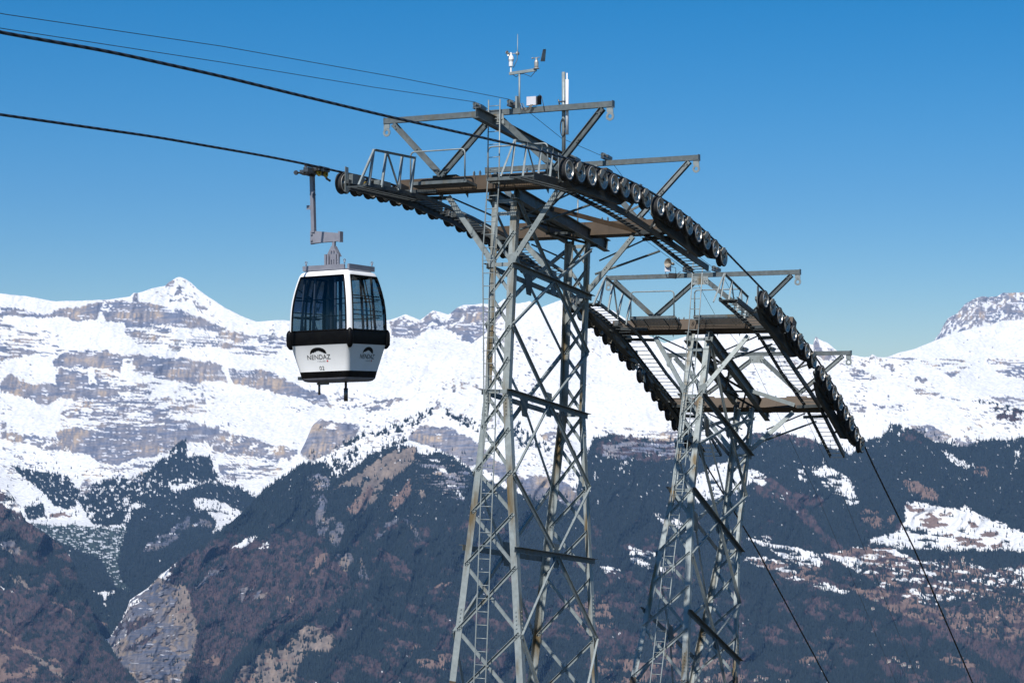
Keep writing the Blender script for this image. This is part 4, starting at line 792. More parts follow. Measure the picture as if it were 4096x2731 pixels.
        for i in (1, 9):
            s, z = WS[i]; c = P(s+.0, sg*2.62, z+.0); m_ = MB(); m_.tube([c+(DS*math.cos(t)+DZ*math.sin(t))*.075 for t in np.linspace(0, 2*math.pi, 13)], .016, 6); m_.build('safety_switch', M['yellow'], bat)
    return root

# ---- tower data measured in the frame of the line
P1 = dict(far=False, label='nearer tall lattice ropeway tower with curved sheave arms, left of the other',
  AB=[(41.66,.33,5.0),(41.25,.31,.41),(40.72,.955,-6.32),(40.1,1.70,-14.2),(40.0,1.9,-17.0)],
  CD=[(45.75,.325,4.2),(45.40,.325,-.16),(44.85,.935,-6.83),(44.2,1.65,-14.5),(44.0,1.9,-18.5)], splice=-4.85,
  nAB=[z5(0,160)[1], z5(0,450)[1], z5(0,720)[1], z5(0,1005)[1], z5(0,1290)[1], z7(0,155)[1], z7(0,465)[1], z7(0,845)[1], z7(0,1230)[1], z8(0,515)[1], z8(0,1110)[1]],
  nCD=[z5(0,250)[1], z5(0,475)[1], z5(0,735)[1], z5(0,1000)[1], z5(0,1262)[1], z7(0,70)[1], z7(0,345)[1], z7(0,635)[1], z7(0,1000)[1], z7(0,1370)[1], z8(0,612)[1], z8(0,1165)[1]],
  levels=[(3.36,2.82),(.41,-.16),(-3.2,-3.75),(-8.3,-8.9)], diam=[(4.9,4.0,None,0)],
  gird={1:((41.5,5.02),(46.75,4.13)), -1:((41.5,5.02),(45.75,4.30))}, kneeA=(3.48,41.5,5.0,1.45), kneeC=(2.95,45.6,4.25,1.55),
  beams=[(41.55,5.26,R(8),2.75),(45.75,4.46,R(9),2.75)],
  tops=[(41.2,6.92,3.0,41.3,5.48,1.5),(46.4,6.28,3.0,46.0,4.70,1.5)], spine=((40.2,6.74),(46.6,5.98)),
  plan=((43.4,.36,4.87),(45.45,1.75,4.42)), ladder=[], ladx=(-.15,.15))
P2 = dict(far=True, label='farther lattice ropeway tower, leaning downhill, right of the nearer one',
  AB=[(53.95,.32,2.12),(53.35,.325,.3),(52.56,.33,-2.27),(50.82,.83,-7.41),(49.0,1.45,-13.0),(47.4,1.9,-18.0),(46.6,2.1,-20.5)],
  CD=[(57.62,.30,-.05),(56.28,.32,-4.21),(55.02,.72,-7.85),(53.0,1.35,-14.0),(51.3,1.8,-19.2),(50.8,1.9,-20.6)], splice=-6.9,
  nAB=[z9(0,-90)[1], z9(0,130)[1], z9(0,350)[1], z9(0,570)[1], z9(0,795)[1], z9(0,1015)[1], z9(0,1270)[1], z10(0,385)[1], z10(0,690)[1], z10(0,1072)[1], z10(0,1530)[1]],
  nCD=[z9(0,290)[1], z9(0,490)[1], z9(0,695)[1], z9(0,885)[1], z9(0,1095)[1], z10(0,90)[1], z10(0,355)[1], z10(0,560)[1], z10(0,850)[1], z10(0,1150)[1], z10(0,1505)[1]],
  levels=[(.35,-1.42),(-2.30,-4.25),(-5.6,-7.35),(-9.8,-11.6)], diam=[(1.9,-.3,None,0)],
  gird={1:((53.75,2.05),(58.75,-.30)), -1:((53.75,2.05),(57.7,.2))}, kneeA=(.55,54.0,2.05,1.45), kneeC=(-1.3,57.7,-.15,1.5),
  beams=[(54.1,2.33,R(26),2.8),(58.05,.06,R(28),2.8)],
  tops=[(54.04,3.88,3.0,54.1,2.62,1.5),(58.7,1.70,3.0,58.3,.42,1.5)], spine=None,
  plan=((57.2,.36,.55),(57.75,1.55,.12)), ladder=[], ladx=(-.15,.15))
# leg heights where the long-side diamonds meet the legs
P1['diam'] += [(leg_z(P1['AB'],1,z5(0,985)[1]), leg_z(P1['CD'],1,z5(0,1245)[1]), 0, 1), (leg_z(P1['AB'],1,z7(0,865)[1]), leg_z(P1['CD'],1,z7(0,995)[1]), 1, 2), (leg_z(P1['AB'],1,z8(0,1130)[1]), leg_z(P1['CD'],1,z8(0,1165)[1]), 2, 3)]
P2['diam'] += [(leg_z(P2['AB'],1,z9(0,600)[1]), leg_z(P2['CD'],1,z9(0,1075)[1]), 0, 1), (leg_z(P2['AB'],1,z10(0,400)[1]), leg_z(P2['CD'],1,z10(0,845)[1]), 1, 2), (-7.9, -9.7, 2, 3)]
for T in (P1, P2):
    T['struts'] = [(T['AB'], T['levels'][0][0]+.02), (T['AB'], T['levels'][1][0]), (T['CD'], T['levels'][0][1]), (T['CD'], T['levels'][1][1]), (T['AB'], T['AB'][0][2]-.12), (T['AB'], T['AB'][0][2]-.42), (T['CD'], T['CD'][0][2]-.1)]
P1['W'] = W1; P2['W'] = W2
P1['cwI'] = [(38.4,5.0),(39.6,5.0),(41.3,4.94),(43.46,4.66),(46.23,4.2),(48.95,3.56)]; P1['cwO'] = [(38.5,4.99),(39.8,4.97),(41.5,4.84),(43.41,4.60),(46.09,4.10),(48.7,3.62)]
P2['cwI'] = [(50.8,2.93),(53.08,2.32),(53.9,2.02),(55.74,1.02),(57.85,.05),(60.3,-1.55)]; P2['cwO'] = [(50.8,2.90),(52.2,2.56),(53.3,2.18),(55.6,1.05),(57.7,.05),(60.1,-1.50)]
P1['grate'] = 11; P2['grate'] = 1
P1['posts'] = [(38.46,5.04,38.67,5.83),(39.02,5.05,39.23,5.84),(39.76,5.05,39.95,5.85),(40.35,5.05,40.52,5.85)]
P2['posts'] = [(50.89,2.92,51.25,3.66),(51.45,2.77,51.8,3.50),(52.1,2.58,52.5,3.30),(52.69,2.42,53.05,3.12)]
P1['plats'] = [(-2.12,-.60),(-.05,1.55)]; P1['platsz'] = ((40.85,5.27),(41.4,5.20)); P2['plats'] = [(-2.0,-.58),(0.0,1.5)]; P2['platsz'] = ((53.45,2.60),(53.95,2.36))
P1['ladder'] = [(41.05,.04,7.15),(41.0,.04,5.2),(41.02,-.10,3.5),(40.97,-.05,1.66),(40.9,.0,-.4),(40.74,.0,-2.22),(40.52,.02,-4.6),(40.38,.02,-6.3),(40.0,.02,-11.2)]
P2['ladder'] = [(53.3,.2,4.15),(53.35,.05,2.4),(53.1,-.05,.4),(52.35,-.05,-2.3),(51.7,-.03,-4.0),(50.75,-.0,-7.0),(49.6,.0,-10.5)]
T1o = tower(P1); T2o = tower(P2)

# number plate on the farther tower
def text_mesh(s, size, font_w=1.0):
    c = bpy.data.curves.new('t', 'FONT'); c.body = s; c.size = size; c.align_x = 'CENTER'; c.offset = size*0.006*font_w; c.resolution_u = 4
    o = bpy.data.objects.new('t', c); SC.collection.objects.link(o); dg = bpy.context.evaluated_depsgraph_get(); me = bpy.data.meshes.new_from_object(o.evaluated_get(dg))
    vs = [v.co.copy() for v in me.vertices]; fs = [tuple(p.vertices) for p in me.polygons]; bpy.data.objects.remove(o); bpy.data.curves.remove(c); bpy.data.meshes.remove(me); return vs, fs
def place_text(mb, s, size, org, ex, ey, sx_=1.0, mi=0, w=1.0):
    vs, fs = text_mesh(s, size, w); mb.add([org+ex*(v.x*sx_)+ey*v.y for v in vs], fs, mi)
cb2 = [c for c in T2o.children if c.name.startswith('cross_beam')][0]
ln = R(26); un = DS*math.cos(ln)-DZ*math.sin(ln); nn_ = DS*math.sin(ln)+DZ*math.cos(ln); c_ = P(54.1, -.22, 2.33)-un*.174
mb = MB(); mb.plate([c_-DX*.13-nn_*.12, c_+DX*.13-nn_*.12, c_+DX*.13+nn_*.12, c_-DX*.13+nn_*.12], un*.006); place_text(mb, '8', .19, c_-un*.005-nn_*.066, DX, nn_, 1, 1)
mb.build('number_plate', [M['brown'], M['black']], cb2)

# ---- ropes
def rope(name, pts, r, label, cat, group=None, m=None, n=10):
    mb = MB(); mb.tube(pts, r, n); o = mb.build(name, m or M['rope'], None); tag(o, label, cat, group)
    if m is None:
        me = o.data; at = me.attributes.new('lay', 'FLOAT', 'POINT'); d = 0; vals = []
        for i, p in enumerate(pts):
            if i: d += (Vector(pts[i])-Vector(pts[i-1])).length
            for k in range(n): vals.append(d*24.0+2*math.pi*k/n)
        at.data.foreach_set('value', vals[:len(me.vertices)]+[0]*max(0, len(me.vertices)-len(vals)))
    return o
def smooth_path(q, step=.12):
    a = np.array(q, float); d = np.r_[0, np.cumsum(np.linalg.norm(np.diff(a, axis=0), axis=1))]
    t = np.arange(0, d[-1], step); out = np.stack([np.interp(t, d, a[:, i]) for i in range(2)], -1)
    k = 9; pad = np.vstack([np.repeat(out[:1], k//2, 0), out, np.repeat(out[-1:], k//2, 0)])
    return [tuple(x) for x in np.stack([np.convolve(pad[:, i], np.ones(k)/k, 'valid') for i in range(2)], -1)]
def over(Ws):
    out = []
    for i, (s, z) in enumerate(Ws):
        a = Ws[max(i-1, 0)]; b = Ws[min(i+1, len(Ws)-1)]; d = math.hypot(b[0]-a[0], b[1]-a[1]); n_ = (-(b[1]-a[1])/d, (b[0]-a[0])/d); h = RW*.90+.024
        out.append((s+n_[0]*h, z+n_[1]*h))
    return out
up_R = [(-30,3.0),(0,4.6),(14,5.0),(21.1,5.14),(23.44,5.25),(26.2,5.30),(28.7,5.31),(31.5,5.33),(35.0,5.38),(38.0,5.42)]
up_L = [(-30,3.0),(0,4.5),(20,5.0),(27.58,5.23),(32.0,5.37),(35.8,5.42),(37.5,5.42)]
dn = [(60.48+.6,-1.62),(66.0,-4.75),(73.4,-10.0),(80,-14.9),(93,-25.2)]
for sg, upq, xx, lb in ((1, up_R, 2.85, 'thick black haul rope at right, running over the sunlit sheaves'), (-1, up_L, -2.85, 'thick black haul rope at left, carrying the white gondola')):
    path = smooth_path(upq+over(W1)+over(W2)+dn, .15); pts = []
    for s, z in path: pts.append(P(s, xx if s > 5 else xx, z))
    rope('haul_rope', pts, .027, lb, 'rope', 'haul ropes of the ropeway')
for x_, a_, lb in ((.45, [(-20,5.3),(10,5.5),(23.9,6.1),(29.7,6.53),(35.9,6.88),(41.0,7.12)], 'thin signal wire strung along the tower tops, the upper of two'), (-.45, [(-20,5.0),(10,5.3),(24.9,6.12),(30.9,6.5),(36.5,6.82),(41.0,7.12)], 'thin signal wire strung along the tower tops, the lower of two')):
    q = a_+[(41.4,7.1),(43.8,6.55),(46.2,6.38),(46.7,6.32),(50,4.85),(53.8,4.02),(54.4,3.95),(56.3,2.75),(58.5,1.85),(59,1.75),(66,-3.2),(75,-10.5),(92,-25)]
    rope('signal_wire', [P(s, x_*(1.0 if s > 0 else 1.0), z) for s, z in q], .0062, lb, 'wire', 'signal wires above the haul ropes', M['cable'], 6)

# ---- weather station on the near top bar
wb_ = P(41.2, .62, 6.93); ws = empty('weather_station', wb_, 'small weather station with cup anemometer and wind vane on the nearer tower top', 'weather station')
mb = MB(); mb.tube([wb_-DZ*.15, wb_+DZ*.83], .022, 10); mb.beam(wb_-DX*.06-DZ*.1+DS*.0, wb_-DX*.06+DZ*.28, .05, .1, DS); mb.build('mast', M['galv'], ws)
c = wb_+DZ*.83; mb = MB(); mb.beam(c-DX*.26-DZ*.01, c+DX*.44+DZ*.03, .05, .065); mb.build('arm', M['galv'], ws)
a0 = c-DX*.22; mb = MB(); mb.lathe(a0, DZ, [(.022,0),(.022,.16),(.05,.16),(.05,.25),(.045,.26),(.07,.32),(.06,.38),(.03,.42),(.022,.48),(.0,.49)], 14, [1]*9); mb.build('anemometer_body', [M['galv'], M['tube_white']], ws)
mb = MB()
for k in range(3):
    an = 2*math.pi*k/3+.4; d = DX*math.cos(an)+DS*math.sin(an); hh = a0+DZ*.46; mb.tube([hh, hh+d*.15], .006, 6); t_ = DZ.cross(d)
    mb.lathe(hh+d*.15, t_, [(.002, -.045), (.025, -.038), (.04, -.02), (.047, 0), (.04, 0), (.02, -.03)], 12, [0]*5)
mb.build('wind_cups', M['alu'], ws)
mb = MB(); mb.tube([a0+DX*.06+DZ*.12, a0+DX*.16+DZ*.3, a0+DX*.17+DZ*.45, a0+DX*.175+DZ*.9], [.008, .008, .01, .007], 6); mb.build('whip_aerial', M['galv'], ws)
v0 = c+DX*.44+DZ*.05; mb = MB(); mb.lathe(v0, DZ, [(.07,0),(.07,.02),(.04,.03),(.05,.06),(.05,.16),(.03,.2),(.025,.26),(0,.27)], 14); mb.tube([v0+DZ*.25-DX*.08-DS*.03, v0+DZ*.27+DX*.08+DS*.03], .008, 6); mb.lathe(v0+DZ*.25-DX*.09-DS*.03, DX, [(0,-.02),(.02,-.01),(.02,.02),(0,.03)], 8); mb.build('vane_body', M['alu'], ws)
q = v0+DZ*.27+DX*.09+DS*.03; dv = (DX*.55+DS*.83); mb = MB(); mb.plate([q-DZ*.10+dv*.0, q-DZ*.09+dv*.12, q+DZ*.20+dv*.15, q+DZ*.19+dv*.07], DX*.006); mb.build('vane_fin', M['hub'], ws)
mb = MB(); mb.tube([c-DX*.18-DZ*.03, c-DX*.08-DZ*.1, c-DZ*.04, c+DX*.12-DZ*.04, c+DX*.3-DZ*.12, c+DX*.42-DZ*.0], .008, 6); mb.build('lead', M['cable'], ws)
bx = P(41.15, .88, 7.0); eb = empty('junction_box', bx, 'pale grey electrical box with cable loops beside the weather station mast', 'electrical box')
mb = MB(); mb.beam(bx+DZ*.06-DX*.02, bx+DZ*.06+DX*.22, .12, .2); mb.build('box', M['plastic'], eb)
mb = MB(); mb.lathe(bx+DX*.28-DZ*.03, DZ, [(0,0),(.05,0),(.05,.17),(.045,.18),(.045,.2),(0,.21)], 14); mb.build('black_canister', M['black'], eb)
mb = MB()
for k in range(4): mb.tube([bx+DX*(-.2+.03*k)-DS*.08+DZ*.02, bx+DX*(-.16+.05*k)-DS*.1-DZ*(.12+.02*k), bx+DX*(.0+.03*k)-DS*.1-DZ*(.16-.01*k), bx+DX*(.1+.02*k)-DS*.08-DZ*.03], .007, 5, 1 if k % 2 else 0)
mb.tube([bx+DX*.28+DZ*.2, bx+DX*.36+DZ*.15-DS*.05, bx+DX*.42-DZ*.05-DS*.07, bx+DX*.44-DZ*.2-DS*.07], .008, 6); mb.build('cable_loops', [M['cable'], M['beige']], eb)

# ---- aerial mast
am = P(41.3, 1.71, 5.9); an_ = empty('antenna_mast', am, 'round steel antenna mast with a white tube aerial on the nearer tower', 'antenna')
mb = MB(); mb.tube([am-DZ*.3, am+DZ*1.80], .042, 14); mb.build('mast', M['galv'], an_)
mb = MB(); mb.tube([am+DX*.10+DZ*.35-DS*.02, am+DX*.10+DZ*1.62-DS*.02], .036, 14); mb.tube([am+DX*.065+DZ*.5+DS*.05, am+DX*.065+DZ*1.78+DS*.05], .014, 8); mb.build('tube_aerial', M['tube_white'], an_)
mb = MB(); mb.beam(am-DX*.09+DZ*1.12, am+DX*.1+DZ*1.12, .09, .025); mb.beam(am-DX*.02+DZ*.92, am+DX*.12+DZ*.92, .07, .025); mb.tube([am-DX*.09+DZ*1.05-DS*.03, am-DX*.11+DZ*1.17-DS*.05], .016, 8); mb.build('clamp', M['hub'], an_)
mb = MB(); mb.tube([am-DS*.05+DX*.065*math.cos(t)+DZ*(.52+.2*math.sin(t)) for t in np.linspace(0, 6.28, 21)], .008, 6); mb.tube([am-DS*.055+DX*.05*math.cos(t)+DZ*(.5+.19*math.sin(t)) for t in np.linspace(0, 6.28, 21)], .008, 6); mb.tube([am+DX*.06+DZ*.4-DS*.03, am+DX*.055-DZ*.3-DS*.03], .008, 6); mb.build('cable_coil', M['cable'], an_)
cp = P(45.7, -.02, 4.5); mb = MB(); mb.tube([cp, cp+DZ*.75+DX*.01], .02, 8); o = mb.build('conduit_post', M['galv'], T1o)

# ---- horn loudspeaker on the farther tower
hl = P(54.0, -.94, 3.95); ls = empty('loudspeaker', hl, 'beige horn loudspeaker with a grey box and cables on the farther tower top bar', 'loudspeaker')
d = (-DS*.9-DX*.25+DZ*.08).normalized(); mb = MB(); mb.lathe(hl+DZ*.24, d, [(0,-.14),(.04,-.14),(.045,-.04),(.035,-.03),(.06,.04),(.13,.13),(.135,.135),(.12,.128),(.05,.045),(.02,0),(0,0)], 20); mb.build('horn', M['beige'], ls)
mb = MB(); mb.beam(hl-DX*.16+DZ*.08-DS*.02, hl+DX*.0+DZ*.08-DS*.02, .1, .16); mb.tube([hl+DZ*.0, hl+DZ*.2], .015, 8); mb.build('box', M['plastic'], ls)
mb = MB(); mb.beam(hl-DX*.02-DZ*.12-DS*.08, hl+DX*.2-DZ*.14-DS*.08, .08, .16); mb.tube([hl+DZ*.15, hl+DX*.18+DZ*.1-DS*.05, hl+DX*.2-DZ*.1-DS*.09], .009, 6); mb.tube([hl-DX*.14-DS*.09, hl-DX*.05-DZ*.2-DS*.1, hl+DX*.2-DZ*.12-DS*.12, hl+DX*.34-DZ*.02-DS*.08], .009, 6); mb.build('cables', M['cable'], ls)

# ================================================================ GONDOLA
CS, CX = 38.56, -2.66
g0 = P(CS, CX, .5); G = empty('gondola', g0, 'white and black cable car cabin with dark windows hanging from the left rope', 'cable car')
ROLL = R(1.6)
def Q(a, b, z):                                    # cabin frame: a along the line, b across it; slight roll about the line axis
    dz = z-3.2; c_, s_ = math.cos(ROLL), math.sin(ROLL)
    return P(CS+a, CX+b*c_+dz*s_*-1*-1*0+b*0+(-dz)*s_*.35, 3.2+dz*c_+b*s_)
PROF = [(.565,.52),(.58,.585),(.62,.622),(.65,.635),(.795,.665),(1.37,.80),(1.385,.812),(1.39,.814),(1.66,.838),(1.68,.834),(1.70,.83),(1.75,.828),(2.0,.822),(2.2,.812),(2.4,.79),(2.6,.755),(2.8,.71),(2.93,.675),(2.97,.66),(3.02,.63),(3.06,.56),(3.07,.48)]
AS = [-1,-.84,-.80,-.6,-.3,0,.3,.6,.80,.84,1]
def ring(h, z, r=.11):
    out = []; tags = []
    for k, (ox, oy, dx, dy) in enumerate([(-1,-1,1,0),(1,-1,0,1),(1,1,-1,0),(-1,1,0,-1)]):   # corners in order, then the side that follows
        hh = h-r; ccx, ccy = ox*hh, oy*hh; a0_ = math.atan2(-dx if False else {0:-1,1:0,2:1,3:0}[k], {0:-1,1:1,2:0,3:-1}[k])
        st = {0: math.pi, 1: 1.5*math.pi, 2: 0, 3: .5*math.pi}[k]
        for j in range(5):
            t = st+j*math.pi/8; out.append((ccx+r*math.cos(t), ccy+r*math.sin(t))); tags.append(('c', k, j))
        n_ = 8
        for j in range(1, n_): out.append((ccx+r*math.cos(st+math.pi/2)+dx*2*hh*j/n_, ccy+r*math.sin(st+math.pi/2)+dy*2*hh*j/n_)); tags.append(('s', k, j))
    return out, tags
rings = []; tg = None
for z, h in PROF:
    o_, tg = ring(h, z); rings.append([Q(b, a, z) for a, b in o_])
shell = MB(); glassb = MB(); beltb = MB(); n_ = len(tg); vs = [p for r_ in rings for p in r_]
def sub(mb, faces, mi, sm=True):
    used = sorted({i for f in faces for i in f}); mp = {k: j for j, k in enumerate(used)}; mb.add([vs[i] for i in used], [tuple(mp[i] for i in f) for f in faces], mi, sm)
fw, fb, fg, fk, fs_ = [], [], [], [], []
for i in range(len(PROF)-1):
    zc = (PROF[i][0]+PROF[i+1][0])/2
    for k in range(n_):
        f = (i*n_+k, i*n_+(k+1) % n_, (i+1)*n_+(k+1) % n_, (i+1)*n_+k); side = (tg[k][0] == 's') or (tg[k][0] == 'c' and tg[k][2] == 4)
        if zc < .65: fs_.append(f)
        elif zc < .795: fk.append(f)
        elif zc < 1.38: fw.append(f)
        elif zc < 1.695: fb.append(f)
        elif zc < 2.94 and side: (fg if True else fk).append(f)
        else: fw.append(f)
wh = MB(); sub(wh, fw, 0)
top = len(vs)-n_; wh.add([vs[top+k] for k in range(n_)], [tuple(range(n_))], 0)
wh.build('body', M['white'], G)
m_ = MB(); sub(m_, fk, 0); m_.build('lower_stripe', M['black'], G)
m_ = MB(); sub(m_, fs_, 0); m_.add([vs[k] for k in range(n_)], [tuple(range(n_))[::-1]], 0); m_.build('floor_pan', M['silver'], G)
m_ = MB(); sub(m_, fb, 0); m_.build('belt', M['black'], G)
gl = MB(); sub(gl, fg, 0)
# one glazing mesh per side
for side in range(4):
    fsd = [f for f in fg if tg[f[0] % n_][1] == side]; m_ = MB(); sub(m_, fsd, 0); pane = m_.build('window', M['glass'], G)
    # black seal round the opening, and the rails across it
    fr = MB(); idx = sorted({i for f in fsd for i in f}); cols = sorted({i % n_ for i in idx}); rws = sorted({i//n_ for i in idx})
    colsides = [[k for k in range(n_) if tg[k] == ('c', side, 4)][0], [k for k in range(n_) if tg[k] == ('c', (side+1) % 4, 0)][0]]
    cen = Q(0, 0, 2.2)
    for cc_ in colsides: fr.tube([vs[r_*n_+cc_]*.996+cen*.004 for r_ in rws], .022, 6)
    sc_ = [colsides[0]]+[k for k in range(n_) if tg[k][0] == 's' and tg[k][1] == side]+[colsides[1]]
    for r_ in (rws[0], rws[-1]): fr.tube([vs[r_*n_+c2]*.996+cen*.004 for c2 in sc_], .022, 6)
    fr.build('window_seal', M['black'], pane)
    rl = MB()
    def wpt(z, t):
        h = float(np.interp(z, [p[0] for p in PROF], [p[1] for p in PROF]))-.06; b = (-1+2*t)*(h-.08)
        return {0: Q(-h, b, z), 1: Q(b, h, z), 2: Q(h, -b, z), 3: Q(-b, -h, z)}[side]
    for z in ((2.02, 2.40) if side in (0, 2) else (2.05, 2.15, 2.42, 2.48)): rl.tube([wpt(z, t) for t in (0.03, .5, .97)], .012, 6)
    rl.build('window_rail', M['black'], pane)
    if side in (1, 3):
        rl = MB(); rl.tube([wpt(z, .5) for z in (1.72, 2.3, 2.9)], .025, 6); rl.build('door_post', M['black'], pane)
    else:
        rl = MB(); [rl.tube([wpt(z, t) for z in (1.72, 2.3, 2.92)], .014, 6) for t in (.20,)] ; rl.build('mullion', M['black'], pane)
# inner pillars, ceiling, seats
m_ = MB()
for a in (-.60, .60):
    for b in (-.62, -.30, .30, .62): m_.beam(Q(a, b, 1.65), Q(a*.88, b*.88, 2.95), .035, .06, DS)
m_.build('interior_frame', M['silver'], G)
m_ = MB(); m_.beam(Q(-.60, 0, 2.98), Q(.60, 0, 2.98), 1.1, .03); m_.tube([Q(0, .05, 2.98), Q(0, .05, .7)], .035, 8); m_.beam(Q(.1, -.2, 1.7), Q(.1, -.2, 2.9), .05, .22, DS); m_.build('ceiling', M['seat'], G)
for sgn in (-1, 1):
    m_ = MB(); m_.beam(Q(sgn*.5, -.55, 1.05), Q(sgn*.5, .55, 1.05), .4, .06, DZ); m_.plate([Q(sgn*.66, -.55, 1.08), Q(sgn*.66, .55, 1.08), Q(sgn*.70, .55, 1.66), Q(sgn*.70, -.55, 1.66)], DS*.04); m_.build('seat', M['seat'], G)
m_ = MB(); m_.beam(Q(-.5, 0, .72), Q(.5, 0, .72), 1.0, .03); m_.build('floor', M['seat'], G)
# corner bumpers on the belt
for a, b in ((-1, 1), (-1, -1), (1, 1), (1, -1)):
    c0 = .795; m_ = MB(); zz = [1.30, 1.33, 1.40, 1.55, 1.66, 1.71, 1.74]; rr = [.02, .05, .075, .08, .075, .05, .02]
    m_.tube([Q(a*(c0+(0 if z > 1.36 else -.02)), b*(c0+(0 if z > 1.36 else -.02)), z) for z in zz], rr, 14); m_.build('corner_bumper', M['black'], G)
# roof frame and hanger
m_ = MB()
for p, q_ in (((-.56, -.58), (-.56, .52)), ((.56, -.58), (.56, .52)), ((-.50, .58), (.60, .58)), ((-.50, -.58), (.60, -.58))):
    m_.beam(Q(p[0], p[1], 3.135), Q(q_[0], q_[1], 3.125), .05, .115)
for a, b in ((-.56, -.5), (-.56, .52), (.52, .58), (.56, -.5)): m_.tube([Q(a, b, 3.2), Q(a, b, 3.25)], .018, 6); m_.lathe(Q(a, b, 3.27), DS, [(.018, -.01), (.03, -.01), (.03, .01), (.018, .01), (.018, -.01)], 10)
m_.beam(Q(-.5, 0, 3.12), Q(.5, 0, 3.12), .2, .08); m_.build('roof_frame', M['silver'], G)
hz = P(38.55, CX+.03, 0); m_ = MB()
def HP(s, x, z): return P(s, x, z)
c = HP(38.57, -2.78, 3.2)
m_.plate([c-DX*.07+DZ*.02, c+DX*.07+DZ*.02, c+DX*.07+DZ*.22, c+DX*.17+DZ*.22, c+DX*.03+DZ*.46, c-DX*.03+DZ*.46, c-DX*.17+DZ*.22, c-DX*.07+DZ*.22], DS*.14)
for x in (-.17, -.10, .10, .17): m_.beam(c+DX*x-DS*.08, c+DX*x-DS*.08+DZ*.27, .06, .045, DX)
for x in (-.02, .05, .16):
    for z in (.08, .14, .34): m_.bolt(c+DX*x-DS*.08+DZ*z, -DS, .014, .04)
m_.beam(c+DZ*.36, c+DZ*.74, .06, .07, DS); m_.build('suspension_bracket', M['silver'], G)
k0 = HP(38.47, -3.28, 3.86); k1 = HP(38.62, -2.74, 3.84); m_ = MB(); 
for dd in (-.055, .055): m_.plate([k0-DX*.04+DZ*.16+DS*dd, k0-DX*.04-DZ*.13+DS*dd, k1+DX*.10-DZ*.07+DS*dd, k1+DX*.10+DZ*.11+DS*dd], DS*.012)
m_.beam(k1+DX*.105+DZ*.15-DS*.0, k1+DX*.105-DZ*.09, .14, .05, DX); m_.beam(k0-DX*.035+DZ*.02, k1+DX*.1-DZ*.0, .10, .05)
m_.plate([k0-DX*.04-DZ*.0-DS*.03, k0-DX*.04-DZ*.16-DS*.03, k1-DZ*.05-DS*.03], DS*.02)
for p in (k0+DZ*.08, k0-DZ*.06, k1): m_.bolt(p-DS*.062, -DS, .024, .02)
m_.build('knee', M['silver'], G)
h0 = HP(38.45, -3.25, 3.98); h1 = HP(38.42, -3.28, 5.34); m_ = MB(); m_.beam(h0, h1, .10, .085, DX)
m_.plate([h0.lerp(h1, .42)-DX*.14-DZ*.05-DS*.05, h0.lerp(h1, .42)-DX*.03-DZ*.05-DS*.05, h0.lerp(h1, .42)-DX*.03+DZ*.05-DS*.05, h0.lerp(h1, .42)-DX*.14+DZ*.05-DS*.05], DS*.01); m_.plate([h0.lerp(h1, .67)+DX*.03-DZ*.04-DS*.055, h0.lerp(h1, .67)+DX*.1-DZ*.0-DS*.055, h0.lerp(h1, .67)+DX*.1+DZ*.04-DS*.055, h0.lerp(h1, .67)-DX*.05+DZ*.04-DS*.055], DS*.01)
m_.beam(h0.lerp(h1, .63)-DZ*.01, h0.lerp(h1, .63)+DZ*.02, .11, .095, DX); m_.build('hanger', M['silver'], G)
# grip
gc = HP(38.2, -2.92, 5.40); m_ = MB(); m_.beam(gc-DS*.42-DX*.12-DZ*.06, gc+DS*.40-DX*.10-DZ*.08, .12, .10); m_.beam(gc-DS*.22-DX*.36-DZ*.08, gc+DS*.28-DX*.36-DZ*.10, .10, .09)
m_.beam(gc-DS*.1-DX*.40-DZ*.1, gc-DS*.1+DX*.0-DZ*.02, .14, .09, DZ); m_.beam(gc+DS*.15-DX*.40-DZ*.1, gc+DS*.15+DX*.0-DZ*.02, .12, .09, DZ)
m_.beam(gc-DS*.2+DZ*.06-DX*.2, gc+DS*.28+DZ*.05-DX*.2, .2, .02); m_.beam(gc-DS*.1+DX*.03, gc+DS*.32+DX*.03-DZ*.01, .05, .1)
m_.beam(gc-DS*.05+DX*.02-DZ*.02, gc+DS*.02+DX*.06-DZ*.02, .1, .1); m_.tube([gc-DS*.42-DX*.38-DZ*.12, gc-DS*.2-DX*.38-DZ*.1], .02, 8); m_.lathe(gc-DS*.44-DX*.38-DZ*.12, DS, [(0,0),(.05,0),(.055,.02),(.05,.05),(0,.05)], 12)
m_.tube([gc+DS*.3-DX*.05-DZ*.08, gc+DS*.32-DX*.03-DZ*.2, gc+DS*.42-DX*.0-DZ*.24], .028, 8); m_.tube([gc-DS*.3-DX*.2+DZ*.02, gc-DS*.25-DX*.25-DZ*.12], .03, 8); m_.build('grip', M['hub'], G)
for ds in (-.02, .26):
    m_ = MB(); m_.lathe(gc+DS*ds-DZ*.10-DX*.02, DX, [(.03,-.02),(.075,-.02),(.08,-.005),(.06,0),(.08,.005),(.075,.02),(.03,.02)], 16); m_.build('grip_roller', M['yellow'], G)
# underside: guide post and buffers
m_ = MB(); m_.tube([Q(-.15, .28, .57), Q(-.15, .28, .42), Q(-.15, .28, .41), Q(-.15, .28, .12)], [.03, .03, .05, .047], 12); m_.build('guide_post', M['hub'], G)
m_ = MB(); m_.beam(Q(-.35, -.35, .53), Q(-.35, -.05, .53), .05, .05); m_.tube([Q(-.35, -.3, .56), Q(-.35, -.3, .28)], .028, 10); m_.build('latch', M['hub'], G)
m_ = MB(); m_.beam(Q(-.35, -.60, .66), Q(-.35, -.84, .67), .12, .08); m_.build('side_buffer', M['hub'], G)
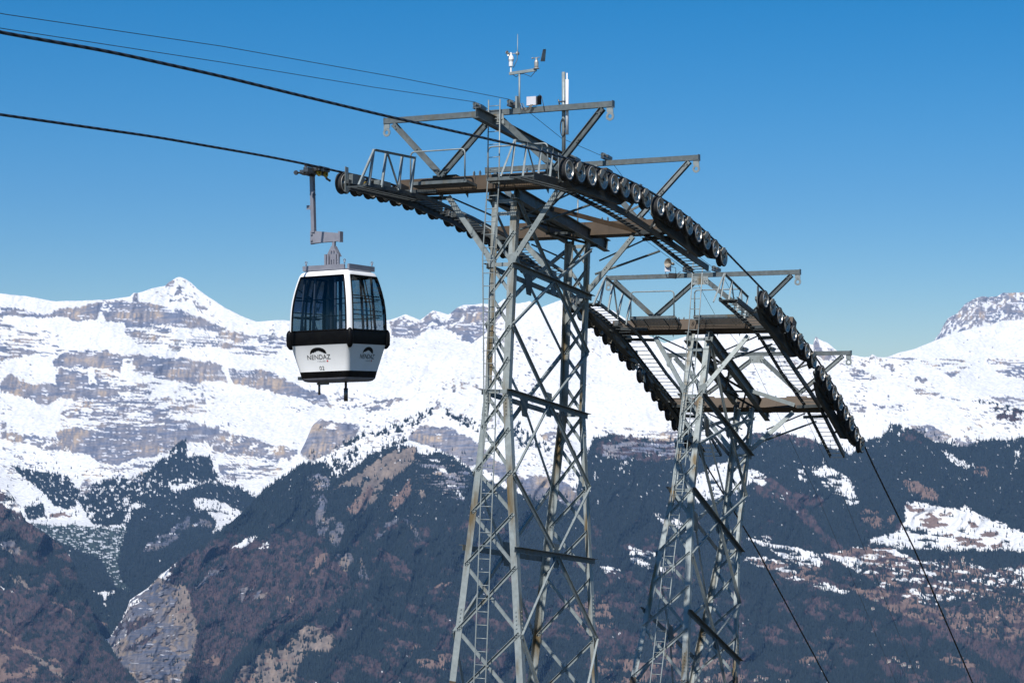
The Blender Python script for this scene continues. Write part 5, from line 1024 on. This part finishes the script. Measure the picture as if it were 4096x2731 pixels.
# lettering: both sunlit panels carry the emblem and name
def panel(face):
    # local axes on the lower panel between the stripe and the belt
    def pt(b, z):
        h = float(np.interp(z, [.795, 1.37], [.665, .80]))+.004
        return Q(-h, b, z) if face == 0 else Q(b, h, z)
    return pt
for face, cen in ((0, -.06), (1, 0.02)):
    pt = panel(face); m_ = MB()
    def put(s, size, z, sx_=1.0, w=1.0, x=0.0, mi=0):
        v_, f_ = text_mesh(s, size, w); m_.add([pt(cen+x+q.x*sx_, z+q.y) for q in v_], f_, mi)
    put('NENDAZ', .150, 1.065, 1.0, .3); 
    put('4 VALLÉES', .048, 1.005, 1.0, .2, .06, 1)
    # red square with a white cross
    def quad(x0, x1, z0, z1, mi, e=0): m_.add([pt(cen+x0, z0), pt(cen+x1, z0), pt(cen+x1, z1), pt(cen+x0, z1)], [(0, 1, 2, 3)], mi)
    quad(.20, .236, 1.005, 1.041, 2)
    if face == 0: put('02', .125, .826, 1.08, .1, .05)
    m_.build('lettering', [M['black'], M['letter_grey'], M['red']], G)
    # emblem: black arch filled down to a jagged mountain line
    m_ = MB(); up_ = []; N = 26
    prof = [(0,.0),(.08,.10),(.15,.30),(.22,.20),(.30,.42),(.36,.36),(.42,.55),(.47,.50),(.52,.62),(.58,.48),(.63,.50),(.70,.34),(.76,.30),(.84,.12),(.92,.05),(1,.0)]
    for k in range(N+1):
        t = k/N; x = -.22+.44*t; yo = .145*math.sqrt(max(0, 1-(2*t-1)**2))**.9
        yi = .125*float(np.interp(t, [p[0] for p in prof], [p[1]*.98 for p in prof])); yi = min(yi, yo*.93); up_.append((x, yo, yi))
    v_ = []; f_ = []
    for x, yo, yi in up_: v_ += [pt(cen+x, 1.185+yo), pt(cen+x, 1.185+yi)]
    for k in range(N): f_.append((2*k, 2*k+1, 2*k+3, 2*k+2))
    m_.add(v_, f_, 0); m_.build('emblem', M['black'], G)

# ================================================================ HAZE
def haze():
    xs, y0, y1, zb, zt = 30000, -600, 24000, -1760, 2600
    mb = MB(); v = [Vector(q) for q in [(-xs,y0,zb),(xs,y0,zb),(xs,y1,zb),(-xs,y1,zb),(-xs,y0,zt),(xs,y0,zt),(xs,y1,zt),(-xs,y1,zt)]]
    mb.add(v, [(0,3,2,1),(4,5,6,7),(0,1,5,4),(1,2,6,5),(2,3,7,6),(3,0,4,7)])
    m = bpy.data.materials.new('haze'); m.use_nodes = True; nt = m.node_tree; nt.nodes.clear(); o = nt.nodes.new('ShaderNodeOutputMaterial'); p = nt.nodes.new('ShaderNodeVolumePrincipled')
    p.inputs['Color'].default_value = (.26, .53, 1.0, 1); p.inputs['Density'].default_value = 2.0e-5; p.inputs['Anisotropy'].default_value = 0.0
    nt.links.new(p.outputs[0], o.inputs['Volume']); ob = mb.build('haze', m, None); tag(ob, 'thin blue haze between the camera and the mountains', 'haze', kind='stuff')
haze()
